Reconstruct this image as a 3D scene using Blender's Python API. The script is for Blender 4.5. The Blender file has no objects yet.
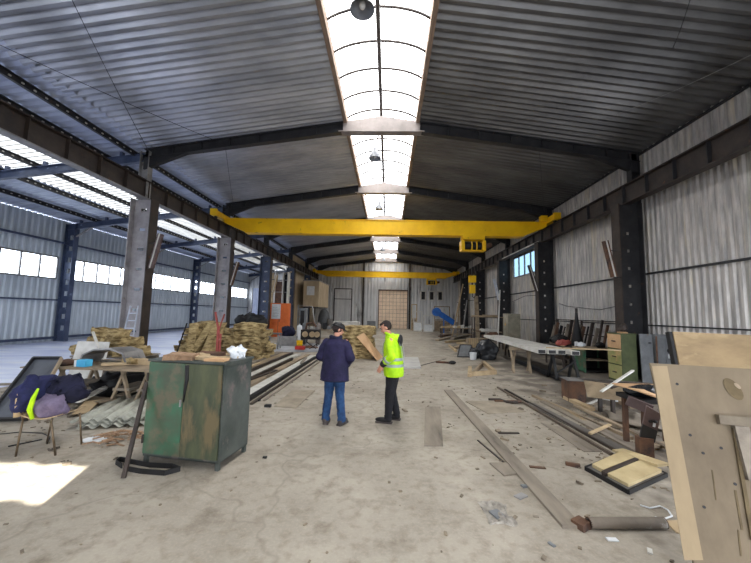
import bpy, bmesh, math, random
from mathutils import Vector, Matrix, noise
random.seed(7)
PI = math.pi
C = bpy.context.scene.collection
V = Vector
# ---------------------------------------------------------------- camera frame (real metres; X right, Y into the hall, Z up)
F, CX, CY, H = 335., 375.5, 281.5, 1.92
SKY, SUNW, EXPO = 9.0, 900000., .13
_y = V((388. - CX, -(313. - CY), -F)).normalized()
_r = .02
_x = V((math.cos(_r), -math.sin(_r), 0)); _x.z = -(_x.x * _y.x + _x.y * _y.y) / _y.z; _x.normalize()
_z = _x.cross(_y)
M3 = Matrix((_x, _y, _z))
EYE = V((0, 0, H))
def ray(px, py): return M3 @ V((px - CX, -(py - CY), -F))
def G(px, py, z=0.):
    r = ray(px, py); p = r * ((z - H) / r.z) + EYE; return V((p.x, p.y, z))
def A(px, py, y):
    r = ray(px, py); return r * (y / r.y) + EYE

# ---------------------------------------------------------------- materials
def lin(c): return tuple(((v / 255) / 12.92 if v <= 10 else (((v / 255) + .055) / 1.055) ** 2.4) for v in c) + (1.,)
MC = {}
def mat(name, c, c2=None, s=3., rough=.7, metal=0., bump=.15, st=(1, 1, 1), spot=None, ss=2., st_=.58, detail=5., bs=None, spec=.4):
    if name in MC: return MC[name]
    m = bpy.data.materials.new(name); m.use_nodes = True; MC[name] = m
    n, l = m.node_tree.nodes, m.node_tree.links
    b = n['Principled BSDF']; b.inputs['Roughness'].default_value = rough; b.inputs['Metallic'].default_value = metal
    b.inputs['Specular IOR Level'].default_value = spec
    tc = n.new('ShaderNodeTexCoord'); mp = n.new('ShaderNodeMapping'); mp.inputs['Scale'].default_value = st
    l.new(tc.outputs['Object'], mp.inputs['Vector'])
    def nz(scale, det=detail):
        t = n.new('ShaderNodeTexNoise'); t.inputs['Scale'].default_value = scale; t.inputs['Detail'].default_value = det
        t.inputs['Roughness'].default_value = .62; l.new(mp.outputs[0], t.inputs['Vector']); return t
    a = nz(s); r = n.new('ShaderNodeValToRGB'); l.new(a.outputs[0], r.inputs[0])
    r.color_ramp.elements[0].position = .36; r.color_ramp.elements[1].position = .64
    r.color_ramp.elements[0].color = lin(c); r.color_ramp.elements[1].color = lin(c2 or c)
    out = r.outputs[0]
    if spot:
        t = nz(ss); q = n.new('ShaderNodeValToRGB'); l.new(t.outputs[0], q.inputs[0])
        q.color_ramp.elements[0].position = st_; q.color_ramp.elements[1].position = min(1, st_ + .09)
        mx = n.new('ShaderNodeMixRGB'); l.new(q.outputs[0], mx.inputs[0]); l.new(out, mx.inputs[1]); mx.inputs[2].default_value = lin(spot)
        out = mx.outputs[0]
    l.new(out, b.inputs['Base Color'])
    if bump:
        t = nz(bs or s * 4); bp = n.new('ShaderNodeBump'); bp.inputs['Strength'].default_value = bump; bp.inputs['Distance'].default_value = .03
        l.new(t.outputs[0], bp.inputs['Height']); l.new(bp.outputs[0], b.inputs['Normal'])
    return m

def floor_mat():
    m = mat('concrete_floor', (170, 162, 149), (143, 135, 123), s=.8, rough=.85, bump=.22, spot=(180, 172, 158), ss=1.3, st_=.62, detail=9, bs=9)
    n, l = m.node_tree.nodes, m.node_tree.links
    b = n['Principled BSDF']; src = b.inputs['Base Color'].links[0].from_socket
    tc = [x for x in n if x.type == 'TEX_COORD'][0]
    def layer(src, node_out, p0, p1, col, fac):
        q = n.new('ShaderNodeValToRGB'); l.new(node_out, q.inputs[0]); q.color_ramp.elements[0].position = p0; q.color_ramp.elements[1].position = p1
        q.color_ramp.elements[0].color = (0, 0, 0, 1); q.color_ramp.elements[1].color = (fac, fac, fac, 1)
        if p0 > p1:
            q.color_ramp.elements[0].position = p1; q.color_ramp.elements[1].position = p0
            q.color_ramp.elements[0].color = (fac, fac, fac, 1); q.color_ramp.elements[1].color = (0, 0, 0, 1)
        mx = n.new('ShaderNodeMixRGB'); l.new(q.outputs[0], mx.inputs[0]); l.new(src, mx.inputs[1]); mx.inputs[2].default_value = lin(col); return mx.outputs[0]
    t = n.new('ShaderNodeTexNoise'); t.inputs['Scale'].default_value = 9; t.inputs['Detail'].default_value = 8; l.new(tc.outputs['Object'], t.inputs['Vector'])
    src = layer(src, t.outputs[0], .5, .75, (118, 106, 90), .55)
    t = n.new('ShaderNodeTexNoise'); t.inputs['Scale'].default_value = 38; t.inputs['Detail'].default_value = 8; t.inputs['Roughness'].default_value = .75; l.new(tc.outputs['Object'], t.inputs['Vector'])
    src = layer(src, t.outputs[0], .48, .72, (196, 184, 164), .35)
    t = n.new('ShaderNodeTexNoise'); t.inputs['Scale'].default_value = 2.6; t.inputs['Detail'].default_value = 9; t.inputs['Roughness'].default_value = .7; l.new(tc.outputs['Object'], t.inputs['Vector'])
    src = layer(src, t.outputs[0], .52, .74, (96, 86, 72), .7)
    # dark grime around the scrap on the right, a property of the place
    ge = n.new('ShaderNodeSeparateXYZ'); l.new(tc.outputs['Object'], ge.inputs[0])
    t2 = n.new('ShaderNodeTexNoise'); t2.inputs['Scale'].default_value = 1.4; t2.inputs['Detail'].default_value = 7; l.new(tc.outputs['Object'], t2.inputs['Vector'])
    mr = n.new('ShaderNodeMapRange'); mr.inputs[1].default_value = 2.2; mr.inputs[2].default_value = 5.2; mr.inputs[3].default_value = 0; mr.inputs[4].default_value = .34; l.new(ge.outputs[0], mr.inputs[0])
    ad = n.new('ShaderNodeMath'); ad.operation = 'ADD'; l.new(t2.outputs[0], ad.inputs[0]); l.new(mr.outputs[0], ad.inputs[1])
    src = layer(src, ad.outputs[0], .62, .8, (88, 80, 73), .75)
    # cracks
    wv = n.new('ShaderNodeTexVoronoi'); wv.feature = 'DISTANCE_TO_EDGE'; wv.inputs['Scale'].default_value = .33
    nn = n.new('ShaderNodeTexNoise'); nn.inputs['Scale'].default_value = 1.5; l.new(tc.outputs['Object'], nn.inputs['Vector'])
    mm = n.new('ShaderNodeVectorMath'); mm.operation = 'MULTIPLY_ADD'; mm.inputs[1].default_value = (.9, .9, .9); l.new(nn.outputs['Color'], mm.inputs[0]); l.new(tc.outputs['Object'], mm.inputs[2])
    l.new(mm.outputs[0], wv.inputs['Vector'])
    src = layer(src, wv.outputs[0], .008, .001, (112, 104, 94), .35)
    l.new(src, b.inputs['Base Color'])
    return m

def glazing(name, tint, trans, dif, k=.8):
    m = bpy.data.materials.new(name); m.use_nodes = True; n, l = m.node_tree.nodes, m.node_tree.links
    n.remove(n['Principled BSDF']); o = n['Material Output']
    t = n.new('ShaderNodeBsdfTransparent'); t.inputs[0].default_value = tuple(tint) + (1,)
    d = n.new('ShaderNodeBsdfTranslucent'); d.inputs[0].default_value = (k, k, k * .96, 1)
    g = n.new('ShaderNodeBsdfDiffuse'); g.inputs[0].default_value = (k * .75, k * .75, k * .72, 1)
    x = n.new('ShaderNodeMixShader'); x.inputs[0].default_value = .5; l.new(d.outputs[0], x.inputs[1]); l.new(g.outputs[0], x.inputs[2])
    y = n.new('ShaderNodeMixShader'); l.new(x.outputs[0], y.inputs[2]); l.new(t.outputs[0], y.inputs[1])
    tc = n.new('ShaderNodeTexCoord'); mp = n.new('ShaderNodeMapping'); mp.inputs['Scale'].default_value = (1, .35, 1); l.new(tc.outputs['Object'], mp.inputs[0])
    nz = n.new('ShaderNodeTexNoise'); nz.inputs['Scale'].default_value = 2.2; nz.inputs['Detail'].default_value = 4; l.new(mp.outputs[0], nz.inputs[0])
    mr = n.new('ShaderNodeMapRange'); mr.inputs[1].default_value = .35; mr.inputs[2].default_value = .7; mr.inputs[3].default_value = trans; mr.inputs[4].default_value = dif; l.new(nz.outputs[0], mr.inputs[0])
    l.new(mr.outputs[0], y.inputs[0]); l.new(y.outputs[0], o.inputs[0]); return m

# ---------------------------------------------------------------- geometry helpers
class MB:
    def __init__(s): s.v = []; s.f = []
    def add(s, vs, fs):
        k = len(s.v); s.v += [V(p) for p in vs]; s.f += [tuple(i + k for i in f) for f in fs]; return s
    def hexa(s, p):   # 8 points: bottom 4 ccw, top 4
        return s.add(p, [(0, 3, 2, 1), (4, 5, 6, 7), (0, 1, 5, 4), (1, 2, 6, 5), (2, 3, 7, 6), (3, 0, 4, 7)])
    def box(s, c, d, rz=0., m=None):
        x, y, z = d[0] / 2, d[1] / 2, d[2] / 2
        p = [V(q) for q in ((-x, -y, -z), (x, -y, -z), (x, y, -z), (-x, y, -z), (-x, -y, z), (x, -y, z), (x, y, z), (-x, y, z))]
        R = m if m is not None else Matrix.Rotation(rz, 3, 'Z')
        return s.hexa([R @ q + V(c) for q in p])
    def bb(s, x0, x1, y0, y1, z0, z1): return s.box(((x0 + x1) / 2, (y0 + y1) / 2, (z0 + z1) / 2), (abs(x1 - x0), abs(y1 - y0), abs(z1 - z0)))
    def bar(s, a, b, w, h, up=(0, 0, 1), taper=1.):   # rectangular bar from a to b, w across, h along up
        a, b = V(a), V(b); d = (b - a).normalized(); u = V(up)
        if abs(d.dot(u)) > .98: u = V((0, 1, 0))
        x = d.cross(u).normalized() * w / 2; u = x.cross(d).normalized() * h / 2
        t = taper
        return s.hexa([a - x - u, a + x - u, b + x * t - u * t, b - x * t - u * t, a - x + u, a + x + u, b + x * t + u * t, b - x * t + u * t])
    def prism(s, pts, n, t):   # polygon pts extruded t along n
        n = V(n).normalized() * t; k = len(pts); p = [V(q) for q in pts]
        fs = [tuple(reversed(range(k))), tuple(range(k, 2 * k))] + [(i, (i + 1) % k, k + (i + 1) % k, k + i) for i in range(k)]
        return s.add(p + [q + n for q in p], fs)
    def tube(s, pts, r, n=8, cap=True):
        pts = [V(p) for p in pts]; rs = r if isinstance(r, (list, tuple)) else [r] * len(pts)
        k0 = len(s.v); prev = None
        for i, p in enumerate(pts):
            d = (pts[min(i + 1, len(pts) - 1)] - pts[max(i - 1, 0)]).normalized()
            if prev is None: u = d.orthogonal().normalized()
            else: u = (prev - d * prev.dot(d)).normalized()
            prev = u; w = d.cross(u)
            for j in range(n):
                a = 2 * PI * j / n; s.v.append(p + (u * math.cos(a) + w * math.sin(a)) * rs[i])
        for i in range(len(pts) - 1):
            for j in range(n):
                s.f.append((k0 + i * n + j, k0 + i * n + (j + 1) % n, k0 + (i + 1) * n + (j + 1) % n, k0 + (i + 1) * n + j))
        if cap:
            s.f.append(tuple(k0 + j for j in reversed(range(n)))); s.f.append(tuple(k0 + (len(pts) - 1) * n + j for j in range(n)))
        return s
    def lathe(s, prof, c=(0, 0, 0), n=20):
        k0 = len(s.v); c = V(c)
        for r, z in prof:
            for j in range(n): s.v.append(c + V((r * math.cos(2 * PI * j / n), r * math.sin(2 * PI * j / n), z)))
        for i in range(len(prof) - 1):
            for j in range(n): s.f.append((k0 + i * n + j, k0 + i * n + (j + 1) % n, k0 + (i + 1) * n + (j + 1) % n, k0 + (i + 1) * n + j))
        return s
    def ell(s, c, r, n=14, m=9, R=None):
        k0 = len(s.v); c = V(c); R = R or Matrix.Identity(3)
        for i in range(m + 1):
            t = PI * i / m
            for j in range(n): s.v.append(c + R @ V((r[0] * math.sin(t) * math.cos(2 * PI * j / n), r[1] * math.sin(t) * math.sin(2 * PI * j / n), -r[2] * math.cos(t))))
        for i in range(m):
            for j in range(n): s.f.append((k0 + i * n + j, k0 + i * n + (j + 1) % n, k0 + (i + 1) * n + (j + 1) % n, k0 + (i + 1) * n + j))
        return s
    def loft(s, secs, n=20):   # (center, rx, ry) ellipses stacked
        k0 = len(s.v)
        for c, rx, ry in secs:
            for j in range(n): s.v.append(V(c) + V((rx * math.cos(2 * PI * j / n), ry * math.sin(2 * PI * j / n), 0)))
        for i in range(len(secs) - 1):
            for j in range(n): s.f.append((k0 + i * n + j, k0 + i * n + (j + 1) % n, k0 + (i + 1) * n + (j + 1) % n, k0 + (i + 1) * n + j))
        s.f.append(tuple(k0 + j for j in reversed(range(n)))); s.f.append(tuple(k0 + (len(secs) - 1) * n + j for j in range(n)))
        return s
    def rock(s, amt, sc, seed=0, sub=None):
        o = V((seed * 3.7, seed * 1.3, seed * .7))
        for p in s.v: p += noise.noise_vector(p * sc + o) * amt
        return s
    def build(s, name, m, parent=None, at=None, world=False, smooth=False, bevel=0.):
        me = bpy.data.meshes.new(name); off = V((0, 0, 0)); inv = None
        if at is not None: off = V(at)
        if parent is not None and world: inv = (Matrix.Translation(parent.location) @ parent.rotation_euler.to_matrix().to_4x4()).inverted()
        vs = [(inv @ p if inv else p - off) for p in s.v]
        me.from_pydata([tuple(p) for p in vs], [], s.f); me.update()
        bm = bmesh.new(); bm.from_mesh(me); bmesh.ops.remove_doubles(bm, verts=bm.verts, dist=1e-5); bmesh.ops.recalc_face_normals(bm, faces=bm.faces); bm.to_mesh(me); bm.free()
        if smooth:
            for p in me.polygons: p.use_smooth = True
        me.materials.append(m)
        o = bpy.data.objects.new(name, me); C.objects.link(o)
        if parent is not None: o.parent = parent
        else: o.location = off
        if bevel:
            b = o.modifiers.new('bevel', 'BEVEL'); b.width = bevel; b.segments = 2; b.limit_method = 'ANGLE'
        return o

def slab(dx, dy, dz, seed=0, nx=8, ny=6, nz=3, amt=.04, sc=3., droop=0.):   # lumpy block, base at z=0
    m = MB(); idx = {}
    def vid(i, j, k):
        if (i, j, k) not in idx:
            p = V(((i / nx - .5) * dx, (j / ny - .5) * dy, k / nz * dz)); idx[(i, j, k)] = len(m.v); m.v.append(p)
        return idx[(i, j, k)]
    for i in range(nx):
        for j in range(ny): m.f += [(vid(i, j, 0), vid(i, j + 1, 0), vid(i + 1, j + 1, 0), vid(i + 1, j, 0)), (vid(i, j, nz), vid(i + 1, j, nz), vid(i + 1, j + 1, nz), vid(i, j + 1, nz))]
    for i in range(nx):
        for k in range(nz): m.f += [(vid(i, 0, k), vid(i + 1, 0, k), vid(i + 1, 0, k + 1), vid(i, 0, k + 1)), (vid(i, ny, k), vid(i, ny, k + 1), vid(i + 1, ny, k + 1), vid(i + 1, ny, k))]
    for j in range(ny):
        for k in range(nz): m.f += [(vid(0, j, k), vid(0, j, k + 1), vid(0, j + 1, k + 1), vid(0, j + 1, k)), (vid(nx, j, k), vid(nx, j + 1, k), vid(nx, j + 1, k + 1), vid(nx, j, k + 1))]
    o = V((seed * 5.1, seed * 2.3, seed))
    for p in m.v:
        q = noise.noise_vector(p * sc + o) * amt + noise.noise_vector(p * sc * 3 + o) * amt * .4
        if p.z < 1e-4 and not droop: q.z = abs(q.z) * .2
        p += q; p.z -= droop * (p.x / dx * 2) ** 2
    return m

def tag(o, label, cat, group=None, kind=None):
    o['label'] = label; o['category'] = cat
    if group: o['group'] = group
    if kind: o['kind'] = kind
    return o
def struct(o): o['kind'] = 'structure'; return o
def thing(name, label, cat, loc=(0, 0, 0), rz=0., group=None):
    o = bpy.data.objects.new(name, None); C.objects.link(o); o.location = loc; o.rotation_euler = (0, 0, rz); o.empty_display_size = .1
    return tag(o, label, cat, group)
def one(name, mb, m, label, cat, at, group=None, **k):
    return tag(mb.build(name, m, at=at, **k), label, cat, group)
def dup(o, loc=None, rz=None, label=None, parent=None):
    c = o.copy(); C.objects.link(c)
    if parent is not None: c.parent = parent
    if loc is not None: c.location = loc
    if rz is not None: c.rotation_euler = (0, 0, rz)
    if label: c['label'] = label
    for ch in [q for q in list(C.objects) if q.parent == o]: dup(ch, parent=c)
    return c

# ---------------------------------------------------------------- palette
STEEL_DK = mat('dark_brown_steel', (66, 56, 50), (44, 38, 36), s=2.5, rough=.55, bump=.08, spot=(92, 62, 44), ss=5, st_=.62)
STEEL_BLK = mat('dark_grey_steel', (50, 50, 52), (34, 34, 37), s=2.5, rough=.5, bump=.08, spot=(74, 58, 48), ss=6, st_=.62)
STEEL_LT = mat('grey_painted_steel', (150, 148, 146), (120, 118, 118), s=2.5, rough=.5, bump=.08, spot=(92, 84, 80), ss=4, st_=.6)
STEEL_BL = mat('blue_grey_painted_steel', (78, 88, 112), (56, 66, 90), s=2.5, rough=.45, bump=.06, spot=(120, 134, 160), ss=5, st_=.62)
COLL = mat('silver_grey_column_paint', (168, 164, 165), (138, 134, 136), s=2.2, rough=.5, bump=.06, spot=(130, 118, 112), ss=3.4, st_=.62)
PALE_BOX = mat('pale_ridge_plate', (152, 142, 137), (130, 122, 118), s=2, rough=.6, bump=.05)  # on the ridge boxes the paleness puts skylight into the colour
CURB = mat('curb_timber', (150, 128, 108), (120, 100, 86), s=4, rough=.8, st=(4, .4, 4))
YEL = mat('crane_yellow_paint', (250, 200, 16), (232, 180, 12), s=1.2, rough=.42, bump=.04, spot=(150, 112, 20), ss=2.5, st_=.64)
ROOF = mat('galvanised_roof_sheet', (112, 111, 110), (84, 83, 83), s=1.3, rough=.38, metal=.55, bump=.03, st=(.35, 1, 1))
ROOFL = mat('lit_galvanised_roof_sheet', (180, 182, 188), (148, 151, 158), s=1.3, rough=.3, metal=.5, bump=.03, st=(.35, 1, 1))  # lighter copy of the roof sheet, painting in light on the left slope
SIDEROOF = mat('side_roof_sheet', (186, 192, 206), (158, 165, 184), s=1.3, rough=.4, metal=.3, bump=.03, st=(.35, 1, 1))
WALLR = mat('galvanised_wall_sheet', (208, 202, 195), (160, 156, 152), s=3.2, rough=.42, metal=.2, bump=.03, st=(1, 2.5, .3), spot=(206, 196, 176), ss=1.2, st_=.56)
WALLL = mat('cool_wall_sheet', (206, 214, 220), (182, 192, 200), s=2.2, rough=.5, metal=.2, bump=.03, st=(1, 2.5, .3))
WALLE = mat('end_wall_sheet', (216, 216, 216), (188, 189, 192), s=1.2, rough=.6, metal=.1, bump=.03, st=(2, 1, .3), spot=(120, 118, 118), ss=.8, st_=.6)
CREAM = mat('cream_cladding', (196, 178, 150), (170, 152, 126), s=1.3, rough=.7, bump=.04, st=(1, 1, .4))
WOOD = mat('weathered_board', (164, 146, 122), (126, 112, 94), s=3, rough=.85, bump=.25, st=(1, .25, 1), spot=(96, 86, 76), ss=2, st_=.6)
WOODG = mat('grey_plank', (146, 136, 122), (112, 103, 93), s=3, rough=.9, bump=.3, st=(1, .2, 1), spot=(84, 78, 72), ss=3, st_=.62)
WOODY = mat('fresh_timber', (192, 170, 136), (164, 142, 110), s=3, rough=.75, bump=.15, st=(1, .3, 1))
PEACH = mat('plywood_peach', (214, 176, 134), (190, 150, 110), s=2, rough=.7, bump=.08)
YELP = mat('yellowed_panel', (202, 184, 142), (180, 160, 120), s=2.5, rough=.7, bump=.1)
FORM = mat('formwork_plywood', (118, 104, 84), (88, 76, 60), s=1.8, rough=.75, bump=.15, st=(1, 1, .5), spot=(96, 82, 64), ss=3.1, st_=.6, detail=8)
FORMB = mat('pale_formwork_plywood', (156, 133, 99), (120, 100, 74), s=2.2, rough=.75, bump=.12, st=(.6, 1, 1.4), spot=(186, 162, 124), ss=1.4, st_=.55)
WOOL = mat('mineral_wool', (196, 174, 126), (104, 84, 52), s=4, rough=1, bump=.9, bs=22, st=(1, 1, 3), spot=(84, 64, 36), ss=7, st_=.6)  # fibre tones, contrast widened to paint in highlights and dark gaps
GREENC = mat('battered_green_paint', (56, 104, 78), (72, 80, 64), s=2.3, rough=.5, bump=.12, spot=(96, 92, 74), ss=3.2, st_=.5, detail=8)
GREEND = mat('battered_dark_green_paint', (82, 86, 82), (56, 62, 58), s=2.2, rough=.5, bump=.12, spot=(104, 94, 92), ss=3.6, st_=.58, detail=8)
OLIVE = mat('olive_paint', (80, 88, 54), (62, 70, 42), s=3, rough=.55, bump=.08)
OLIVEL = mat('faded_olive_drawers', (168, 164, 112), (140, 144, 88), s=2.4, rough=.6, bump=.08, spot=(188, 160, 112), ss=2.2, st_=.5)
GREYB = mat('grey_blue_enamel', (122, 125, 128), (98, 101, 104), s=3, rough=.5, bump=.06, spot=(132, 96, 72), ss=6, st_=.64)
RUST = mat('rusty_brown_steel', (108, 78, 58), (74, 56, 48), s=4, rough=.8, bump=.2, spot=(52, 44, 44), ss=3, st_=.58)
RUSTP = mat('purple_brown_plate', (110, 92, 90), (86, 72, 72), s=3, rough=.7, bump=.15)
BLK = mat('matt_black', (30, 29, 30), (20, 19, 20), s=4, rough=.6, bump=.1)
BAG = mat('black_plastic', (48, 50, 54), (36, 37, 40), s=4, rough=.25, bump=.3)
WHITE = mat('dirty_white_paint', (214, 212, 206), (188, 185, 178), s=3, rough=.55, bump=.06, spot=(168, 160, 150), ss=3, st_=.62)
FIBRE = mat('fibre_cement_sheet', (176, 176, 164), (146, 146, 136), s=4, rough=.9, bump=.15)
GRYS = mat('dull_sheet_metal', (140, 138, 136), (108, 106, 106), s=3, rough=.45, metal=.3, bump=.08, spot=(84, 82, 82), ss=3, st_=.6)
TRAY = mat('dark_slate_sheet', (88, 92, 100), (66, 70, 78), s=2, rough=.45, bump=.06)
ALU = mat('aluminium', (206, 212, 224), (184, 190, 204), s=5, rough=.35, metal=.4, bump=.03)
CHROME = mat('worn_chair_steel', (120, 104, 84), (92, 80, 66), s=6, rough=.4, metal=.5, bump=.03)
NAVY = mat('navy_cloth', (32, 33, 60), (20, 21, 40), s=7, rough=.9, bump=.35)
NAVYB = mat('bright_navy_cloth', (46, 50, 94), (32, 35, 68), s=7, rough=.9, bump=.35)
PURP = mat('grey_purple_canvas', (128, 116, 142), (98, 88, 112), s=8, rough=.9, bump=.3)
COAT = mat('navy_coat_fabric', (42, 38, 70), (29, 27, 52), s=6, rough=.75, bump=.25, spec=.25)
JEANS = mat('blue_denim', (40, 74, 116), (26, 50, 86), s=9, rough=.9, bump=.2)
HIVIS = mat('hi_vis_yellow', (196, 240, 20), (160, 216, 14), s=7, rough=.7, bump=.3)
REFL = mat('reflective_tape', (168, 180, 170), (142, 156, 150), s=12, rough=.4, bump=.05)
DKTR = mat('black_trousers', (26, 26, 32), (17, 17, 22), s=8, rough=.85, bump=.2)
SKIN = mat('skin', (206, 150, 126), (190, 132, 108), s=9, rough=.55, bump=.03)
HAIR = mat('dark_brown_hair', (46, 32, 28), (28, 20, 18), s=30, rough=.7, bump=.5, st=(1, 1, .3))
GREYH = mat('grey_hair', (120, 116, 116), (90, 86, 86), s=30, rough=.8, bump=.5)
SHOE = mat('grey_brown_shoe', (78, 70, 68), (56, 50, 50), s=9, rough=.7, bump=.1)
REDP = mat('faded_red_paint', (168, 84, 76), (132, 58, 52), s=5, rough=.6, bump=.1, spot=(176, 120, 112), ss=8, st_=.6)
ORNG = mat('orange_paint', (236, 122, 56), (214, 100, 40), s=2, rough=.5, bump=.05)
BLUEP = mat('blue_machine_paint', (30, 104, 190), (20, 82, 160), s=3, rough=.45, bump=.05)
CYAN = mat('sky_blue_cardboard', (86, 186, 226), (64, 160, 208), s=3, rough=.6, bump=.03)
DOORP = mat('pink_tan_gate', (250, 226, 200), (232, 206, 180), s=1.1, rough=.7, bump=.05)
PAPER = mat('white_paper', (224, 226, 228), (204, 208, 212), s=5, rough=.8, bump=.1)
STRAW = mat('old_rope', (170, 140, 112), (126, 100, 78), s=9, rough=.95, bump=.5)
LAMPG = mat('dull_lamp_enamel', (158, 160, 164), (132, 134, 140), s=5, rough=.45, metal=.3, bump=.03)
FLOORB = mat('sky_tinted_side_floor', (206, 212, 232), (164, 174, 212), s=1.1, rough=.35, bump=.05, st=(.35, 1, 1), spot=(206, 210, 224), ss=1.6, st_=.55)  # blue tint and streaks paint sky reflections into the floor colour
CEM = mat('cement_splash', (170, 164, 154), (124, 118, 110), s=9, rough=.95, bump=.5)

# ---------------------------------------------------------------- the setting
YN, YF = -3.5, 42.1
XW, XS, XC = 8.7, -17.95, -8.87     # right wall, side-bay wall, left column line
rows = [11.5 + 6.13 * i for i in range(5)]
def roof_z(x): return 8.98 - .147 * abs(x + .37)
def side_z(x): return 7.73 - .128 * (XC - x)

struct(MB().bb(XC, XW + .3, YN, YF, -.2, 0).build('floor', floor_mat()))
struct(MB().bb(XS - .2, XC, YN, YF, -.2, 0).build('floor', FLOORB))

def corr(axis, c, a0, a1, z0, z1, pitch=.2, dep=.035, holes=(), sgn=1, ztop=None):
    """trapezoidal sheet standing in plane axis=c, running a0..a1"""
    mb = MB(); prof = [(0, 0), (.3, 0), (.48, 1), (.8, 1)]; pts = []
    n = int(math.ceil((a1 - a0) / pitch))
    for i in range(n):
        for t, d in prof:
            a = a0 + (i + t) * pitch
            if a <= a1: pts.append((a, d * dep * sgn))
    pts.append((a1, 0))
    P = (lambda a, d, z: (c + d, a, z)) if axis == 'x' else (lambda a, d, z: (a, c + d, z))
    for (a, d), (b, e) in zip(pts, pts[1:]):
        mid = (a + b) / 2; cuts = [(z0, None)]
        hs = sorted((h[2], h[3]) for h in holes if h[0] < mid < h[1]); z = z0; iv = []
        for h0, h1 in hs: iv.append((z, h0)); z = h1
        iv.append((z, 'top'))
        for u, w in iv:
            ua = ub = u
            if w == 'top': wa, wb = (ztop(a), ztop(b)) if ztop else (z1, z1)
            else: wa = wb = w
            k = len(mb.v); mb.v += [V(P(a, d, ua)), V(P(b, e, ub)), V(P(b, e, wb)), V(P(a, d, wa))]; mb.f.append((k, k + 1, k + 2, k + 3))
    return mb

rz0, rz1 = A(513, 278, 23.6).z, 5.85
RW = [(19.75, 23.45, 4.55, 5.87), (1.5, 6.5, .0, 4.2)]  # second opening is out of view, added to let fill light in
o = corr('x', XW, YN, YF, 0, 7.78, pitch=.205, dep=.05, holes=RW, sgn=-1).build('wall_right', WALLR); struct(o)
LW = []
for i in range(-2, 5):
    y0 = 11.5 + 6.13 * i + .35; LW.append((y0, y0 + 5.45, 3.35, 4.5))
struct(corr('x', XS, YN, YF, 0, 6.56, pitch=.3, dep=.045, holes=LW).build('wall_left', WALLL))
struct(corr('y', YF, XS, XW, 0, 0, pitch=.4, dep=.04, sgn=-1, holes=[(-1.17, 2.38, 0, 4.72)], ztop=lambda a: (side_z(a) if a < XC else roof_z(a))).build('wall_far', WALLE))
struct(corr('y', YN, XS, XW, 0, 0, pitch=.4, dep=.04, holes=[(-3.8, -1.08, 3.41, 3.73), (.2, 7.2, 0, 4.2), (-15, -10.5, 0, 4.4)], ztop=lambda a: (side_z(a) if a < XC else roof_z(a))).build('wall_front', WALLE))  # unseen gate opening right of centre, sized for the fill light it admits
struct(corr('x', -9.22, 30.2, YF, 0, 7.3, pitch=.5, dep=.03, sgn=1).build('wall_partition', CREAM))

def roof(x0, x1, zf, pitch, dep, m, name, y0=YN, y1=YF):
    mb = MB(); pts = []; n = int((y1 - y0) / pitch)
    for i in range(n):
        for t, d in ((0, 0), (.3, 0), (.42, 1), (.7, 1)): pts.append((y0 + (i + t) * pitch, d * dep))
    pts.append((y1, 0)); z0, z1 = zf(x0), zf(x1)
    for (a, d), (b, e) in zip(pts, pts[1:]):
        k = len(mb.v); mb.v += [V((x0, a, z0 + d)), V((x1, a, z1 + d)), V((x1, b, z1 + e)), V((x0, b, z0 + e))]; mb.f.append((k, k + 1, k + 2, k + 3))
    return struct(mb.build(name, m))
SKL, SKR = -1.66, .92
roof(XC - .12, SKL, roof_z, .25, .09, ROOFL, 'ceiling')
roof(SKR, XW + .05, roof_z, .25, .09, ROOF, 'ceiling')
TR0, TR1 = -14.55, -11.6
roof(XC - 2.73, XC + .12, side_z, .27, .07, SIDEROOF, 'ceiling')
roof(XS - .1, TR0, side_z, .27, .07, SIDEROOF, 'ceiling')
TRANS = glazing('translucent_roof_panel', (.26, .265, .27), .3, .65, .24)
SKYG = glazing('skylight_polycarbonate', (1., .99, .97), .2, .6)
GLASS = glazing('dusty_window_glass', (.95, .98, 1.), .05, .3)
TGLASS = glazing('sky_blue_glass', (.26, .33, .37), .02, .08)  # tint paints in the blue sky, which would clip to white
tr = roof(TR0, TR1, side_z, .27, .07, TRANS, 'window_4')

# skylight: barrel of polycarbonate on timber curbs
sk = thing('window_1', '', '', (-.37, 0, 0)); del sk['label']; del sk['category']; struct(sk)
mb = MB(); n = 12
def arch(t): return -.37 + (SKR - SKL) / 2 * math.sin((t - .5) * 2 * 1.05) / math.sin(1.05), 8.93 + .36 * (math.cos((t - .5) * 2 * 1.05) - math.cos(1.05)) / (1 - math.cos(1.05))
ys = [YN + i * 1.02 for i in range(int((YF - YN) / 1.02) + 1)] + [YF]
for a, b in zip(ys, ys[1:]):
    for i in range(n):
        (x0, z0), (x1, z1) = arch(i / n), arch((i + 1) / n); k = len(mb.v)
        mb.v += [V((x0, a, z0)), V((x1, a, z1)), V((x1, b, z1)), V((x0, b, z0))]; mb.f.append((k, k + 1, k + 2, k + 3))
mb.build('glazing', SKYG, parent=sk, world=True)
for x in (SKL, SKR):
    MB().bb(x - .06, x + .06, YN, YF, 8.66, 8.96).build('curb', CURB, parent=sk, world=True)
y = 5.35 - .0
k = 0
while y < YF:
    MB().tube([(*[arch(i / n)[0]], y, arch(i / n)[1] - .04) for i in range(n + 1)], .034, 6).build('arch_rib', STEEL_DK, parent=sk, world=True, smooth=True)
    y += 1.022
MB().tube([(-.39, YN, 9.16), (-.39, YF, 9.16)], .06, 8).build('ridge_tube', STEEL_DK, parent=sk, world=True)

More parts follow.
